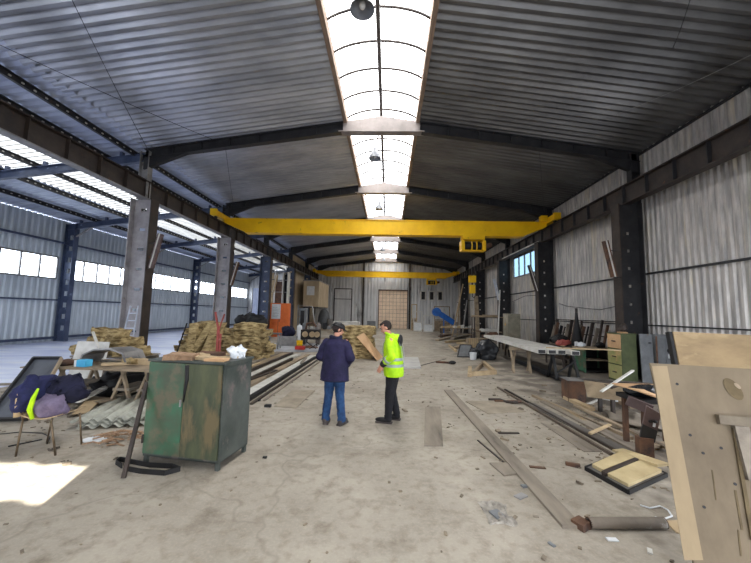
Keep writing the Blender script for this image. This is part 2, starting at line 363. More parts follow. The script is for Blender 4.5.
# windows of the side bay and the right wall
wn = [2]
def window(x, y0, y1, z0, z1, n, glass, name):
    w = bpy.data.objects.new(name, None); C.objects.link(w); w.location = (x, (y0 + y1) / 2, z0); struct(w)
    MB().bb(x - .01, x + .01, y0, y1, z0, z1).build('pane', glass, parent=w, world=True)
    f = MB()
    for i in range(n + 1):
        yy = y0 + (y1 - y0) * i / n; f.bb(x - .04, x + .04, yy - .035, yy + .035, z0, z1)
    f.bb(x - .04, x + .04, y0, y1, z0 - .05, z0 + .03); f.bb(x - .04, x + .04, y0, y1, z1 - .03, z1 + .05)
    f.build('window_frame', STEEL_LT, parent=w, world=True)
for i, (a, b, c, d) in enumerate(LW): window(XS + .02, a, b, c, d, 6, GLASS, 'window_%d' % (5 + i))
window(XW - .02, *RW[0], 4, TGLASS, 'window_2')

# end wall: gate, personnel door outline
g = bpy.data.objects.new('door_1', None); C.objects.link(g); g.location = (.6, YF, 0); struct(g)
mb = MB()
for i in range(8):
    for j in range(10):
        w, h = 3.55 / 8, 4.72 / 10; mb.bb(-1.17 + i * w + .012, -1.17 + (i + 1) * w - .012, YF - .03, YF + .03, j * h + .012, (j + 1) * h - .012)
mb.build('gate_panel', DOORP, parent=g, world=True)
MB().bb(-1.17, 2.38, YF - .0, YF + .05, 0, 4.72).build('backing', RUST, parent=g, world=True)
f = MB(); f.bb(-1.25, -1.15, YF - .12, YF, 0, 4.82); f.bb(2.36, 2.46, YF - .12, YF, 0, 4.82); f.bb(-1.25, 2.46, YF - .12, YF, 4.7, 4.84); f.build('gate_frame', RUST, parent=g, world=True)
f = MB()
for x in (-6.8, -4.6): f.bb(x - .05, x + .05, YF - .12, YF - .05, 0, 4.85)
f.bb(-6.8, -4.6, YF - .12, YF - .05, 4.78, 4.88); f.bb(-6.8, -4.6, YF - .12, YF - .05, 3.5, 3.58)
d = struct(f.build('door_2', STEEL_DK, at=(-5.7, YF, 0)))
MB().bb(-6.7, -4.7, YF - .09, YF - .05, .05, 4.76).build('door_panel', WALLE, parent=d, world=False)
d.children[0].location = -d.location
for i, x in enumerate((4.35, 5.4, 6.45)):
    w = struct(MB().bb(x - .3, x + .3, YF - .1, YF - .05, 3.68, 4.68).build('window_%d' % (20 + i), BLK, at=(x, YF, 4)))
    f = MB()
    for q in (-1, 1): f.bb(x + q * .3 - .08, x + q * .3 + .08, YF - .13, YF - .05, 3.58, 4.78)
    f.bb(x - .3, x + .3, YF - .13, YF - .05, 4.66, 4.78); f.bb(x - .3, x + .3, YF - .13, YF - .05, 3.58, 3.7)
    q = f.build('window_frame', WHITE, parent=w); q.location = -w.location
tn = 0
for x in (-3.15, 2.66):
    tn += 1; f = MB(); f.bb(x - .1, x + .1, YF - .3, YF - .27, 0, 8.5); f.bb(x - .1, x + .1, YF - .08, YF - .05, 0, 8.5); f.bb(x - .02, x + .02, YF - .27, YF - .08, 0, 8.5)
    struct(f.build('trim_%d' % tn, STEEL_DK, at=(x, YF, 0)))
# girts along both walls
for (x, z, w) in ((XW - .09, 3.42, .06), (XW - .09, 1.72, .04), (XS + .1, 2.2, .08), (XS + .1, .2, .12), (XS + .22, 5.3, .1), (XW - .09, 7.6, .06)):
    tn += 1; struct(MB().bb(x - w / 2, x + w / 2, 4, YF, z - w / 2, z + w / 2).build('trim_%d' % tn, STEEL_BLK if x > 0 else STEEL_BL, at=(x, 20, z)))

# ---------------------------------------------------------------- steel frame
ordn = ['nearest', 'second', 'third', 'fourth', 'fifth']
def holes_web(mb, x0, x1, y, t, z0, z1, zs, hw, hh):
    xc = (x0 + x1) / 2; z = z0
    for h in zs:
        mb.bb(x0, x1, y - t, y + t, z, h - hh); mb.bb(x0, xc - hw, y - t, y + t, h - hh, h + hh); mb.bb(xc + hw, x1, y - t, y + t, h - hh, h + hh); z = h + hh
    mb.bb(x0, x1, y - t, y + t, z, z1)
def col(i, Y, side):
    L = side < 0; x0, x1 = (-9.25, -8.5) if L else (7.7, 8.45)
    t = thing('steel_column', ('%s built-up grey steel column with slotted web in the left row under the runway beam' if L else '%s dark steel column with round web holes along the right wall') % ordn[i], 'column', ((x0 + x1) / 2, Y, 0), 0, 'left row of steel columns' if L else 'right row of steel columns')
    web = MB()
    if L: holes_web(web, x0, x1 - .02, Y, .012, 0, 5.8, [1.1 + .72 * k for k in range(7)], .11, .05)
    else:
        xc = 8.02; zs = [1.2 + .6 * k for k in range(7)]; holes_web(web, x0 + .02, x1, Y, .012, 0, 5.8, zs, .045, .05)
    web.build('web', (COLL if i < 2 else STEEL_BL) if L else STEEL_BLK, parent=t, world=True)
    for q, x in enumerate((x0, x1)):
        inner = (q == 1) == L
        MB().bb(x - .015, x + .015, Y - .2, Y + .2, 0, 5.8).build('flange', (STEEL_DK if inner else (COLL if i < 2 else STEEL_BL)) if L else (STEEL_DK if inner else STEEL_BLK), parent=t, world=True)
    MB().bb(x0 - .05, x1 + .05, Y - .25, Y + .25, 0, .03).build('base_plate', STEEL_DK, parent=t, world=True)
    u0, u1 = (-9.12, -8.8) if L else (8.24, 8.5)
    p = MB(); p.bb(u0, u1, Y - .01, Y + .01, 5.8, 7.6); p.bb(u0 - .01, u0 + .01, Y - .12, Y + .12, 5.8, 7.6); p.bb(u1 - .01, u1 + .01, Y - .12, Y + .12, 5.8, 7.6)
    p.build('upper_post', STEEL_LT if L and i < 1 else STEEL_BLK, parent=t, world=True)
for i, Y in enumerate(rows): col(i, Y, -1); col(i, Y, 1)
for i, Y in enumerate(rows[1:]):
    x = XS + .35
    t = thing('side_bay_column', '%s blue painted lattice column against the side bay window wall' % ordn[i], 'column', (x, Y, 0), 0, 'blue columns of the side bay wall')
    w = MB(); holes_web(w, x - .26, x + .26, Y, .012, 0, 6.4, [.7 + .62 * k for k in range(9)], .1, .13); w.build('web', STEEL_BL, parent=t, world=True)
    for q in (-.26, .26): MB().bb(x + q - .015, x + q + .015, Y - .14, Y + .14, 0, 6.4).build('flange', STEEL_BL, parent=t, world=True)

# runway beams with stiffeners and rail
for L in (True, False):
    xb = XC if L else 8.08; s = 1 if L else -1
    t = thing('crane_runway_beam', 'long dark brown runway girder with web stiffeners on the left columns' if L else 'long dark runway girder with web stiffeners beside the right wall', 'girder', (xb, 20, 5.82), 0)
    m = STEEL_DK
    MB().bb(xb - .01, xb + .01, 3.0, YF - .3, 5.84, 6.44).build('web', m, parent=t, world=True)
    MB().bb(xb - .14, xb + .14, 3.0, YF - .3, 6.44, 6.47).build('top_flange', m, parent=t, world=True)
    MB().bb(xb - .14, xb + .14, 3.0, YF - .3, 5.81, 5.84).build('bottom_flange', STEEL_LT if L else m, parent=t, world=True)
    MB().bb(xb - .035, xb + .035, 3.0, YF - .3, 6.47, 6.53).build('rail', STEEL_BLK, parent=t, world=True)
    y = 3.3
    first = None
    while y < YF - .5:
        q = MB().bb(xb - .12, xb + .12, y - .012, y + .012, 5.84, 6.44).build('stiffener', m if L else STEEL_BLK, parent=t, world=True) if first is None else None
        if first is None: first = q; y0 = y
        else:
            q = first.copy(); C.objects.link(q); q.location = first.location + V((0, y - y0, 0))
        y += 1.025
    if not L:
        MB().bb(xb - .16, xb - .145, 17.9, 23.6, 5.86, 5.93).build('light_strip', WHITE, parent=t, world=True)['label'] = 'pale strip along the girder foot'

# rafters
for i, Y in enumerate(rows + [YF - .25]):
    t = thing('roof_rafter', ('%s dark roof rafter with a pale boxed joint crossing under the skylight' % (ordn + ['farthest'])[i]), 'rafter', (-.37, Y, 8.4), 0, 'roof rafters of the main hall')
    for s, n_ in ((-1, 'left_arm'), (1, 'right_arm')):
        xa, xb_ = -.37 + s * 1.3, (-9.0 if s < 0 else 8.55)
        m = MB()
        za, zb = roof_z(xa) - .03, roof_z(xb_) - .03; d0, d1 = .4, .34
        for (u, v, w) in ((0, .03, .11), (1, .03, .11)):
            zo = -u * 1.
            a = V((xa, Y, za - (d0 if u else 0))); b = V((xb_, Y, zb - (d1 if u else 0)))
            m.bar(a + V((0, 0, (.015 if u else -.015))), b + V((0, 0, (.015 if u else -.015))), w * 2, .03)
        m.prism([(xa, Y - .01, za - d0), (xb_, Y - .01, zb - d1), (xb_, Y - .01, zb), (xa, Y - .01, za)], (0, 1, 0), .02)
        for k in range(1, 7):
            xk = xa + (xb_ - xa) * k / 7; m.bb(xk - .01, xk + .01, Y - .1, Y + .1, roof_z(xk) - .4, roof_z(xk) - .05)
        m.build(n_, STEEL_BLK, parent=t, world=True)
        xh = xb_ - s * 1.6
        MB().prism([(xh, Y - .08, roof_z(xh) - .38), (xb_, Y - .08, zb - d1 - .42), (xb_, Y - .08, zb - d1), ], (0, 1, 0), .16).build('haunch', STEEL_BLK, parent=t, world=True)
    zt = 8.93
    m = MB().prism([(-1.74, Y - .13, 8.37), (1.0, Y - .13, 8.37), (1.0, Y - .13, 8.72), (-.37, Y - .13, zt), (-1.74, Y - .13, 8.72)], (0, 1, 0), .26)
    for x in (-1.1, -.37, .36): m.bb(x - .012, x + .012, Y - .15, Y - .13, 8.38, 8.72)
    m.bb(-1.9, 1.16, Y - .16, Y + .16, 8.34, 8.37)
    m.build('ridge_box', PALE_BOX, parent=t, world=True)
for i, Y in enumerate(rows + [YF - .25]):
    t = thing('side_rafter', '%s blue-grey rafter of the lower side bay roof' % (ordn + ['farthest'])[i], 'rafter', (-13, Y, 6.9), 0, 'side bay rafters')
    xa, xb_ = -9.0, XS + .1; m = MB()
    za, zb = side_z(xa) - .2, side_z(xb_) - .2
    m.prism([(xa, Y - .01, za - .28), (xb_, Y - .01, zb - .28), (xb_, Y - .01, zb), (xa, Y - .01, za)], (0, 1, 0), .02)
    m.bar((xa, Y, za), (xb_, Y, zb), .16, .025); m.bar((xa, Y, za - .28), (xb_, Y, zb - .28), .16, .025)
    m.build('beam', STEEL_BL, parent=t, world=True)
    MB().bar((XS + .45, Y, zb - .75), (XS + 1.5, Y, side_z(XS + 1.5) - .48), .1, .06).build('knee_brace', STEEL_LT, parent=t, world=True)
    c = MB()
    for k in range(6):
        x = -9.9 - k * 1.45; c.bb(x - .05, x + .05, Y - .06, Y + .06, side_z(x) - .2, side_z(x) - .02)
    c.build('cleats', STEEL_BL, parent=t, world=True)['kind'] = 'stuff'
names = ['next to the main column line', 'second out from the column line', 'at the inner edge of the translucent strip', 'under the middle of the translucent strip', 'at the outer edge of the translucent strip', 'nearest the side wall']
for k, x in enumerate((-9.45, -10.5, -11.75, -13.15, -14.6, -16.3)):
    zt = side_z(x) - .03; t = thing('roof_purlin', 'dark bolted side bay purlin %s' % names[k], 'purlin', (x, 20, zt - .18), 0, 'side bay purlins')
    m = MB(); m.bb(x - .01, x + .01, 4, YF - .3, zt - .18, zt); m.bb(x - .01, x + .07, 4, YF - .3, zt - .19, zt - .17); m.bb(x - .01, x + .07, 4, YF - .3, zt - .01, zt + .0); m.build('channel', STEEL_BLK, parent=t, world=True)
    b = MB(); y = 5.
    while y < 30: b.box((x + .02, y, zt - .09), (.03, .06, .035)); y += .3
    b.build('bolt_row', WHITE, parent=t, world=True)['kind'] = 'stuff'

# bracing wires
def wire(label, a, b, sag=.05, r=.008, m=STEEL_BLK, name='bracing_wire', cat='wire', group='roof bracing wires'):
    a, b = V(a), V(b); c = (a + b) / 2
    pts = [a.lerp(b, k / 8) - V((0, 0, sag * (1 - (k / 4 - 1) ** 2))) - c for k in range(9)]
    return tag(MB().tube(pts, r, 5).build(name, m, smooth=True), label, cat, group), setattr(C.objects[-1], 'location', c)
def roofhit(px, py, dz=-.1):
    r = ray(px, py); lo, hi = 2., 60.
    for _ in range(50):
        y = (lo + hi) / 2; p = A(px, py, y)
        if p.z > roof_z(p.x) + dz: hi = y
        else: lo = y
    return A(px, py, lo)
wire('steep thin bracing wire on the left roof running down to the nearest left column', roofhit(72, 0), (-8.7, 11.3, 7.45))
wire('thin dark bracing wire crossing the left roof rightwards to the nearest rafter', roofhit(0, 45), (roofhit(215, 140).x, 11.4, 8.0))
wire('thin pale bracing wire crossing the dark right roof near the wall', roofhit(751, 55), roofhit(615, 115), m=STEEL_LT)
wire('short dark bracing wire on the right roof ending near the top right corner', roofhit(690, 0), roofhit(672, 50))
wire('thin wire between the first two rafters on the left roof', (A(225, 150, 11.6).x, 11.6, 7.9), (-8.5, 17.5, 7.4))
wire('thin wire between the first two rafters on the right roof', (A(539, 150, 11.6).x, 11.6, 7.95), (8.1, 17.5, 7.4))

# pendant lamps under the ridge
def lamp(Y, label):
    t = thing('pendant_lamp', label, 'lamp', (-.6, Y, 7.6), 0, 'bell lamps hanging under the skylight')
    MB().lathe([(.235, 0), (.225, .04), (.2, .12), (.13, .26), (.075, .33), (.07, .42), (.0, .43)], n=24).build('lamp_shade', LAMPG, parent=t, smooth=True)
    MB().ell((0, 0, .1), (.06, .06, .09)).build('bulb', WHITE, parent=t, smooth=True)
    MB().tube([(0, 0, .42), (.1, 0, .9), (.17, 0, 1.62)], .012, 6).build('hanger', STEEL_BLK, parent=t)
    return t
l0 = lamp(5.8, 'large bell pendant lamp at the top edge, nearest under the skylight')
for k, nm in ((1, 'second nearest, above the yellow crane'), (2, 'third, right above the crane girder'), (4, 'fifth, seen between the two cranes'), (5, 'farthest, close to the end wall')):
    dup(l0, (-.6, 5.8 + 6.13 * k, 7.6), label='bell pendant lamp hanging under the skylight, ' + nm)

# ---------------------------------------------------------------- cranes
def crane(Y, label, hx, big):
    t = thing('bridge_crane', label, 'crane', (0, Y, 6), 0, 'yellow overhead bridge cranes')
    zb, zt = (5.98, 6.7) if big else (6.2, 6.85); w = .2
    xl, xr = -8.75, 8.0
    m = MB().prism([(xl, Y - w, zt - .22), (xl + 1.2, Y - w, zb), (xr - 1.2, Y - w, zb), (xr, Y - w, zt - .22), (xr, Y - w, zt), (xl, Y - w, zt)], (0, 1, 0), 2 * w)
    m.bb(xl + 1.15, xr - 1.15, Y - w - .05, Y + w + .05, zb - .03, zb)
    m.bb(xl, xr, Y - w - .05, Y + w + .05, zt, zt + .03)
    m.build('girder', YEL, parent=t, world=True)
    for x in (XC, 8.08):
        e = MB(); e.bb(x - .13, x + .13, Y - 1.1, Y + 1.1, 6.62, 6.9)
        e.bb(x - .16, x + .16, Y - 1.15, Y - 1.0, 6.6, 6.95); e.bb(x - .16, x + .16, Y + 1.0, Y + 1.15, 6.6, 6.95)
        ec = e.build('end_carriage', YEL, parent=t, world=True)
        for q in (-.85, .85):
            wv = MB(); wv.tube([(x - .04, Y + q, 6.64), (x + .04, Y + q, 6.64)], .11, 14); wv.build('wheel', STEEL_BLK, parent=ec, world=False).location = -t.location
        if x > 0: MB().bb(x - .45, x - .15, Y - .45, Y - .15, 6.72, 7.0).build('drive_motor', YEL, parent=ec).location = -t.location
    zh = zb
    h = MB(); h.bb(hx - .55, hx + .55, Y - .28, Y + .28, zh - .22, zh + .06); h.tube([(hx - .6, Y, zh - .1), (hx + .5, Y, zh - .1)], .16, 12)
    h.build('trolley', YEL, parent=t, world=True)
    h = MB(); h.tube([(hx - .42, Y, zh - .52), (hx + .42, Y, zh - .52)], .2, 14)
    ho = h.build('hoist_drum', BLK, parent=t, world=True, smooth=False)
    h = MB()
    for q in (-.62, .45): h.bb(hx + q, hx + q + .17, Y - .27, Y + .27, zh - .76, zh - .26)
    for q in (-.1, .15): h.bb(hx + q, hx + q + .04, Y - .27, Y + .27, zh - .74, zh - .3)
    h.bb(hx - .62, hx + .62, Y - .24, Y + .24, zh - .8, zh - .75)
    h.build('hoist_housing', YEL, parent=t, world=True, bevel=.02)
    MB().tube([(hx + .62, Y, zh - .5), (hx + .95, Y, zh - .45)], .13, 12).build('hoist_motor', RUST, parent=t, world=True)
    return t
crane(17.25, 'nearer yellow overhead crane bridge spanning the hall with its hoist on the right', 4.3, True)
crane(40.3, 'farther yellow overhead crane bridge in front of the end wall', 5.15, False)
t = thing('hook_block', 'yellow crane hook block hanging near the right columns', 'hook', (5.8, 23.4, 3.2))
MB().bb(-.25, .25, -.12, .12, .95, 1.45).build('block', YEL, parent=t, bevel=.04); MB().bb(-.2, .2, -.12, .12, .2, .8).build('lower_block', YEL, parent=t, bevel=.04)
MB().tube([(0, 0, .2), (0, 0, .0), (.12, 0, -.1), (.2, 0, .02)], .035, 8).build('hook', STEEL_BLK, parent=t); MB().tube([(0, 0, 1.45), (0, 0, 4.85)], .02, 6).build('cable', STEEL_BLK, parent=t)
MB().tube([(0, 0, .8), (0, 0, .95)], .05, 8).build('link', STEEL_BLK, parent=t)

# long tilted lamps clamped on the columns
def tlamp(px0, px1, Y, label, m, xc):
    a, b = A(*px0, Y), A(*px1, Y)
    t = thing('tilted_strip_light', label, 'lamp', (a + b) / 2, 0, 'tilted strip lights on the columns')
    d = (b - a); MB().bar(a, b, .16, .12, up=(0, 1, 0)).build('housing', m, parent=t, world=True)
    MB().bar(a + V((0, -.07, 0)), b + V((0, -.07, 0)), .035, .03, up=(0, 1, 0)).build('tube', WHITE, parent=t, world=True)
    c = a.lerp(b, .25); f = MB(); f.tube([c, (xc, Y + .2, c.z)], .015, 6); f.build('bracket', STEEL_BLK, parent=t, world=True); f = MB(); f.tube([b, (xc, Y + .2, b.z)], .015, 6); f.build('bracket', STEEL_BLK, parent=t, world=True)
tlamp((161, 234), (151, 268), 11.2, 'tilted reddish strip light bracketed on the nearest left column', RUSTP, -8.5)
tlamp((238, 262), (231, 285), 17.4, 'tilted dark strip light bracketed on the second left column', RUST, -8.5)
tlamp((277, 275), (273, 292), 23.5, 'tilted wooden strip light on the third left column', WOODY, -8.5)
tlamp((605, 241), (614, 277), 11.2, 'tilted brown strip light bracketed on the nearest right column', RUST, 7.7)
tlamp((529, 265), (537, 291), 17.4, 'tilted grey strip light bracketed on the second right column', STEEL_DK, 7.7)
tlamp((494, 279), (499, 300), 23.5, 'tilted pale strip light bracketed on the third right column', ALU, 7.7)
# cables on the right wall
def cable(label, pts, r=.015):
    pts = [V(p) for p in pts]; c = pts[0].copy()
    o = MB().tube([p - c for p in pts], r, 5).build('wall_cable', STEEL_BLK, smooth=True); o.location = c; tag(o, label, 'cable', 'cables on the right wall')
cable('dark cable draped on the right wall below the blue window', [A(539, 295, 18.3), A(525, 296, 20.5), A(512, 302, 23.)])
cable('thin cable running along the right wall at tank height past the rack', [(8.6, 12, 2.5), (8.6, 14, 2.25), (8.6, 16.5, 2.45), (8.6, 17.2, 2.6)], .012)
cable('thin vertical cable between second and third right columns', [A(514, 302, 23), A(514, 320, 23)], .02)


# ================================================================ left foreground: green cabinet
def lump(r, seed, amt=.25, sc=3., n=20, m=14):
    n, m = 36, 24; b = MB().ell((0, 0, 0), r, n, m); o = V((seed * 3.1, seed, seed * 1.7)); k = min(r)
    for p in b.v:
        q = p.copy(); p += noise.noise_vector(V((q.x, q.y, q.z)) * sc + o) * amt * k * 2 + noise.noise_vector(q * sc * 3 + o) * amt * k * .8 + noise.noise_vector(q * sc * 8 + o) * amt * k * .3
        if p.z < -r[2] * .75: p.z = -r[2] * .75
    return b
def lumpy(name, label, cat, loc, r, seed, m, rz=0, group=None, amt=.25, sc=3.):
    b = lump(r, seed, amt, sc)
    zz = min(p.z for p in b.v)
    for p in b.v: p.z -= zz
    o = tag(b.build(name, m, smooth=True), label, cat, group); o.location = loc; o.rotation_euler = (0, 0, rz); return o

c0 = G(142, 463); c1 = G(218, 472); ang = math.atan2(c1.y - c0.y, c1.x - c0.x)
W, D, HT = (c1 - c0).length, .62, 1.27
t = thing('steel_cabinet', 'battered green two-door steel cabinet standing on the floor, left of the two men', 'cabinet', c0, ang)
b = MB(); b.bb(0, .015, 0, D, .09, HT); b.bb(W - .015, W, 0, D, .09, HT); b.bb(0, W, D - .015, D, .09, HT); b.bb(0, W, 0, D, .09, .105); b.bb(0, W, 0, .03, .09, .13)
for i in range(3): b.bb(.02, W - .02, .05, D - .02, .4 + .3 * i, .41 + .3 * i)
b.bb(W - .012, W + .004, .03, D - .03, .16, 1.2)
b.build('body', GREEND, parent=t)
MB().bb(-.02, W + .02, -.02, D + .02, HT - .03, HT).build('top_panel', GREEND, parent=t, bevel=.006)
def door(x0, x1, dent):
    m = MB(); nx, nz = 14, 24; k0 = 0
    for yy in (-.022, 0):
        for j in range(nz + 1):
            for i in range(nx + 1):
                x = x0 + (x1 - x0) * i / nx; z = .13 + (HT - .165) * j / nz
                q = noise.noise(V((x * 3, z * 2.4, dent))) * .012 * math.sin(PI * i / nx) * math.sin(PI * j / nz)
                if dent > 1 and yy == -.022: q -= .028 * math.exp(-((x - x0 - .05) / .05) ** 2) * math.exp(-((z - 1.05) / .2) ** 2)
                m.v.append(V((x, yy + q, z)))
    def v(s, i, j): return s * (nx + 1) * (nz + 1) + j * (nx + 1) + i
    for j in range(nz):
        for i in range(nx):
            m.f.append((v(0, i, j), v(0, i + 1, j), v(0, i + 1, j + 1), v(0, i, j + 1))); m.f.append((v(1, i, j), v(1, i, j + 1), v(1, i + 1, j + 1), v(1, i + 1, j)))
    for j in range(nz):
        m.f.append((v(0, 0, j), v(0, 0, j + 1), v(1, 0, j + 1), v(1, 0, j))); m.f.append((v(0, nx, j), v(1, nx, j), v(1, nx, j + 1), v(0, nx, j + 1)))
    for i in range(nx):
        m.f.append((v(0, i, 0), v(1, i, 0), v(1, i + 1, 0), v(0, i + 1, 0))); m.f.append((v(0, i, nz), v(0, i + 1, nz), v(1, i + 1, nz), v(1, i, nz)))
    return m
d1 = door(.01, W * .5 - .004, 1).build('door', GREENC, parent=t, smooth=False)
GREEN2 = mat('scorched_green_paint', (84, 88, 62), (54, 62, 50), s=2.1, rough=.5, bump=.12, spot=(104, 92, 66), ss=2.2, st_=.52, detail=8, st=(1.6, 1, .5))
d2 = door(W * .5 + .004, W - .02, 2).build('door', GREEN2, parent=t); d2['label'] = 'scorched right door with a dented latch edge'
MB().bb(W * .5 - .03, W * .5 - .018, -.045, -.02, .72, .8).build('handle', STEEL_LT, parent=d1)
hb = MB(); hb.tube([(W * .5 + .035, -.03, 1.22), (W * .5 + .06, -.05, 1.05), (W * .5 + .03, -.035, .9), (W * .5 + .015, -.03, .78)], [.028, .022, .016, .008], 8)
hb.build('bent_latch_strip', BLK, parent=d2, smooth=True)
for q, z in ((.006, .3), (.006, 1.05)): MB().tube([(q, -.03, z - .05), (q, -.03, z + .05)], .012, 8).build('hinge', STEEL_DK, parent=t)
for x in (.03, W - .03):
    for y in (.03, D - .03): MB().bb(x - .022, x + .022, y - .022, y + .022, 0, .1).build('leg', GREEND, parent=t)
ca, sa = math.cos(ang), math.sin(ang)
def cabp(x, y, z): return V((c0.x + x * ca - y * sa, c0.y + x * sa + y * ca, z))
def scrap(label, p, L, w, th, rz, m, name='wood_offcut', cat='offcut', group=None, seed=1, tilt=0.):
    b = MB(); b.bb(-L / 2, L / 2, -w / 2, w / 2, 0, th)
    b = slab(L, w, th, seed, 6, 3, 1, amt=min(w, th) * .35, sc=5)
    R = Matrix.Rotation(rz, 3, 'Z') @ Matrix.Rotation(tilt, 3, 'Y')
    for q in b.v: q.xyz = R @ q
    zz = min(q.z for q in b.v)
    for q in b.v: q.z -= zz
    o = tag(b.build(name, m), label, cat, group); o.location = p; return o
gp = 'scraps lying on the green cabinet'
scrap('crumpled tan cloth hanging over the front top edge of the green cabinet', cabp(.38, .08, HT), .34, .22, .07, ang + .3, STRAW, 'rag', 'rag', gp, 3)
scrap('curled piece of tan bark on the front of the green cabinet top', cabp(.62, .16, HT), .36, .14, .05, ang - .2, WOODY, 'bark_scrap', 'offcut', gp, 5)
scrap('long thin wood sliver across the middle of the green cabinet top', cabp(.75, .28, HT), .5, .07, .03, ang + .5, WOODY, group=gp, seed=6)
scrap('flat cardboard piece on the right front of the green cabinet top', cabp(.86, .1, HT), .26, .14, .03, ang + .1, PEACH, 'cardboard_piece', 'cardboard', gp, 7)
scrap('grey tin sheet lying at the left back of the green cabinet top', cabp(.25, .38, HT), .4, .3, .02, ang, GRYS, 'tin_sheet', 'sheet', gp, 8)
scrap('short dark wood block at the back of the green cabinet top', cabp(.55, .45, HT), .3, .1, .06, ang + .2, RUST, group=gp, seed=9)
scrap('light wood wedge in the middle of the green cabinet top', cabp(.5, .3, HT), .22, .12, .05, ang - .5, WOODY, group=gp, seed=10)
lumpy('crumpled_paper', 'crumpled white paper on the right back corner of the green cabinet', 'paper', cabp(.93, .42, HT), (.12, .1, .09), 4, PAPER, ang, group=gp, amt=.4, sc=8)

# leaning angle iron, rubber belt
a, b = G(123, 480), cabp(-.03, .0, .98) ; c = (a + b) / 2
tag(MB().bar(a + V((0, 0, .02)) - c, b - c, .045, .012).bar(a + V((.02, 0, .02)) - c, b + V((.02, 0, 0)) - c, .01, .045).build('angle_iron', STEEL_DK), 'rusty angle iron leaning against the left edge of the green cabinet', 'steel bar').location = c
pts = [G(*q, .03) for q in ((122, 466), (116, 462), (120, 459), (134, 462), (150, 465), (172, 466), (180, 469), (165, 473), (140, 471), (124, 468))]; c = pts[0].copy(); c.z = 0
bm_ = MB()
for p, q in zip(pts, pts[1:]): bm_.bar(p - c, q - c, .012, .055)
tag(bm_.build('rubber_belt', BLK), 'black flat rubber belt looped on the floor under the green cabinet', 'belt').location = c

# chair with clothes
ch = G(48, 450); t = thing('school_chair', 'old tubular steel chair with bent plywood seat left of the green cabinet', 'chair', (ch.x, ch.y, 0), 0.0)
fl = [G(15.6, 456.5) - ch, G(55.4, 455.4) - ch, G(81.4, 444.3) - ch, G(46.7, 443) - ch]
sh = .44; hx = [(-.18, -.2), (.2, -.2), (.24, .16), (-.14, .16)]
for f_, h_ in zip(fl, hx):
    MB().tube([(f_.x, f_.y, .0), (h_[0], h_[1], sh)], .012, 8).build('leg', CHROME, parent=t, smooth=True)
m = MB(); nx = 12
for i in range(nx + 1):
    x = -.22 + .5 * i / nx; z = sh + .02 + .045 * ((x - .03) / .25) ** 2
    for y in (-.22, .2):
        m.v += [V((x, y, z)), V((x, y, z + .012))]
for i in range(nx):
    k = i * 4; m.f += [(k, k + 2, k + 6, k + 4), (k + 1, k + 5, k + 7, k + 3), (k, k + 4, k + 5, k + 1), (k + 2, k + 3, k + 7, k + 6)]
m.f += [(0, 1, 3, 2), (nx * 4, nx * 4 + 2, nx * 4 + 3, nx * 4 + 1)]
m.build('seat', WOODY, parent=t, smooth=False)
for y in (-.2, .16):
    MB().tube([(-.18, y, sh), (-.22, y, sh + .2), (-.26, y, sh + .38)], .012, 8).build('back_post', CHROME, parent=t, smooth=True)
MB().prism([(-.2, -.2, sh + .2), (-.2, .18, sh + .2), (-.25, .18, sh + .38), (-.25, -.2, sh + .38)], (-1, 0, -.1), .014).build('backrest', WOODY, parent=t)
P = V((ch.x, ch.y, 0))
lumpy('jacket', 'navy jacket draped over the backrest of the tubular chair', 'jacket', P + V((-.27, -.02, .5)), (.13, .27, .26), 11, NAVYB, amt=.3, sc=5)
lumpy('canvas_bag', 'grey-purple canvas bag sitting on the tubular chair seat', 'bag', P + V((.08, -.1, .475)), (.23, .15, .16), 12, PURP, amt=.22, sc=6)
lumpy('work_coat', 'crumpled dark navy coat heaped over the purple bag on the chair', 'coat', P + V((.1, .08, .62)), (.28, .16, .17), 13, NAVY, amt=.35, sc=6)
a = P + V((-.13, -.24, .47)); tag(MB().tube([V((0, 0, .0)), V((-.03, -.02, .12)), V((.0, -.02, .26)), V((.03, 0, .38))], [.02, .03, .026, .012], 8).build('safety_strap', HIVIS, smooth=True), 'yellow-green strap hanging beside the navy jacket on the chair', 'strap').location = a + V((.12, 0, 0))
tag(MB().tube([V((0, 0, .0)), V((-.01, 0, .14)), V((-.03, 0, .3))], [.035, .03, .012], 8).build('sleeve', WOODY, smooth=True), 'cream cloth sleeve hanging at the left end of the chair', 'sleeve').location = a + V((-.09, 0, .02))

# leaning dark tray panel
q = [G(-14, 423), G(28, 422), A(62, 361, 6.35), A(34, 361, 6.35)]; nrm = (q[1] - q[0]).cross(q[3] - q[0]).normalized(); 
if nrm.y > 0: nrm = -nrm
c = (q[0] + q[1]) / 2
t = thing('leaning_tray_panel', 'large dark slate metal panel with raised rim leaning behind the chair', 'panel', c)
q = [p - c + V((0, 0, .04)) for p in q]
MB().prism(q, -nrm, .015).build('sheet', TRAY, parent=t)
for i in range(4): MB().bar(q[i] + nrm * .02, q[(i + 1) % 4] + nrm * .02, .03, .07, up=nrm).build('rim', STEEL_BLK if i != 1 else WOOD, parent=t)

gp = 'loose boards by the left junk heap'
for i, (a_, b_, w_, z_, m_, lb) in enumerate([((86, 404), (66, 392), .1, .3, WOODG, 'grey lath lying high under the left of the trestle table'), ((118, 404), (140, 398), .16, .16, WOOD, 'brown board over the corrugated sheets beside the cabinet'), ((100, 400), (128, 390), .12, .22, WHITE, 'pale narrow board crossing under the table middle'), ((70, 404), (96, 392), .18, .1, STEEL_LT, 'grey metal strip low under the table left end'), ((120, 391), (143, 393), .14, .34, WOODY, 'tan board highest under the table right end')]):
    p0, p1 = G(*a_), G(*b_); c = (p0 + p1) / 2; o = tag(MB().bar(p0 - c, p1 - c + V((0, 0, .05)), w_, .025).build('loose_board', m_), lb, 'board', gp); o.location = c + V((0, 0, z_))
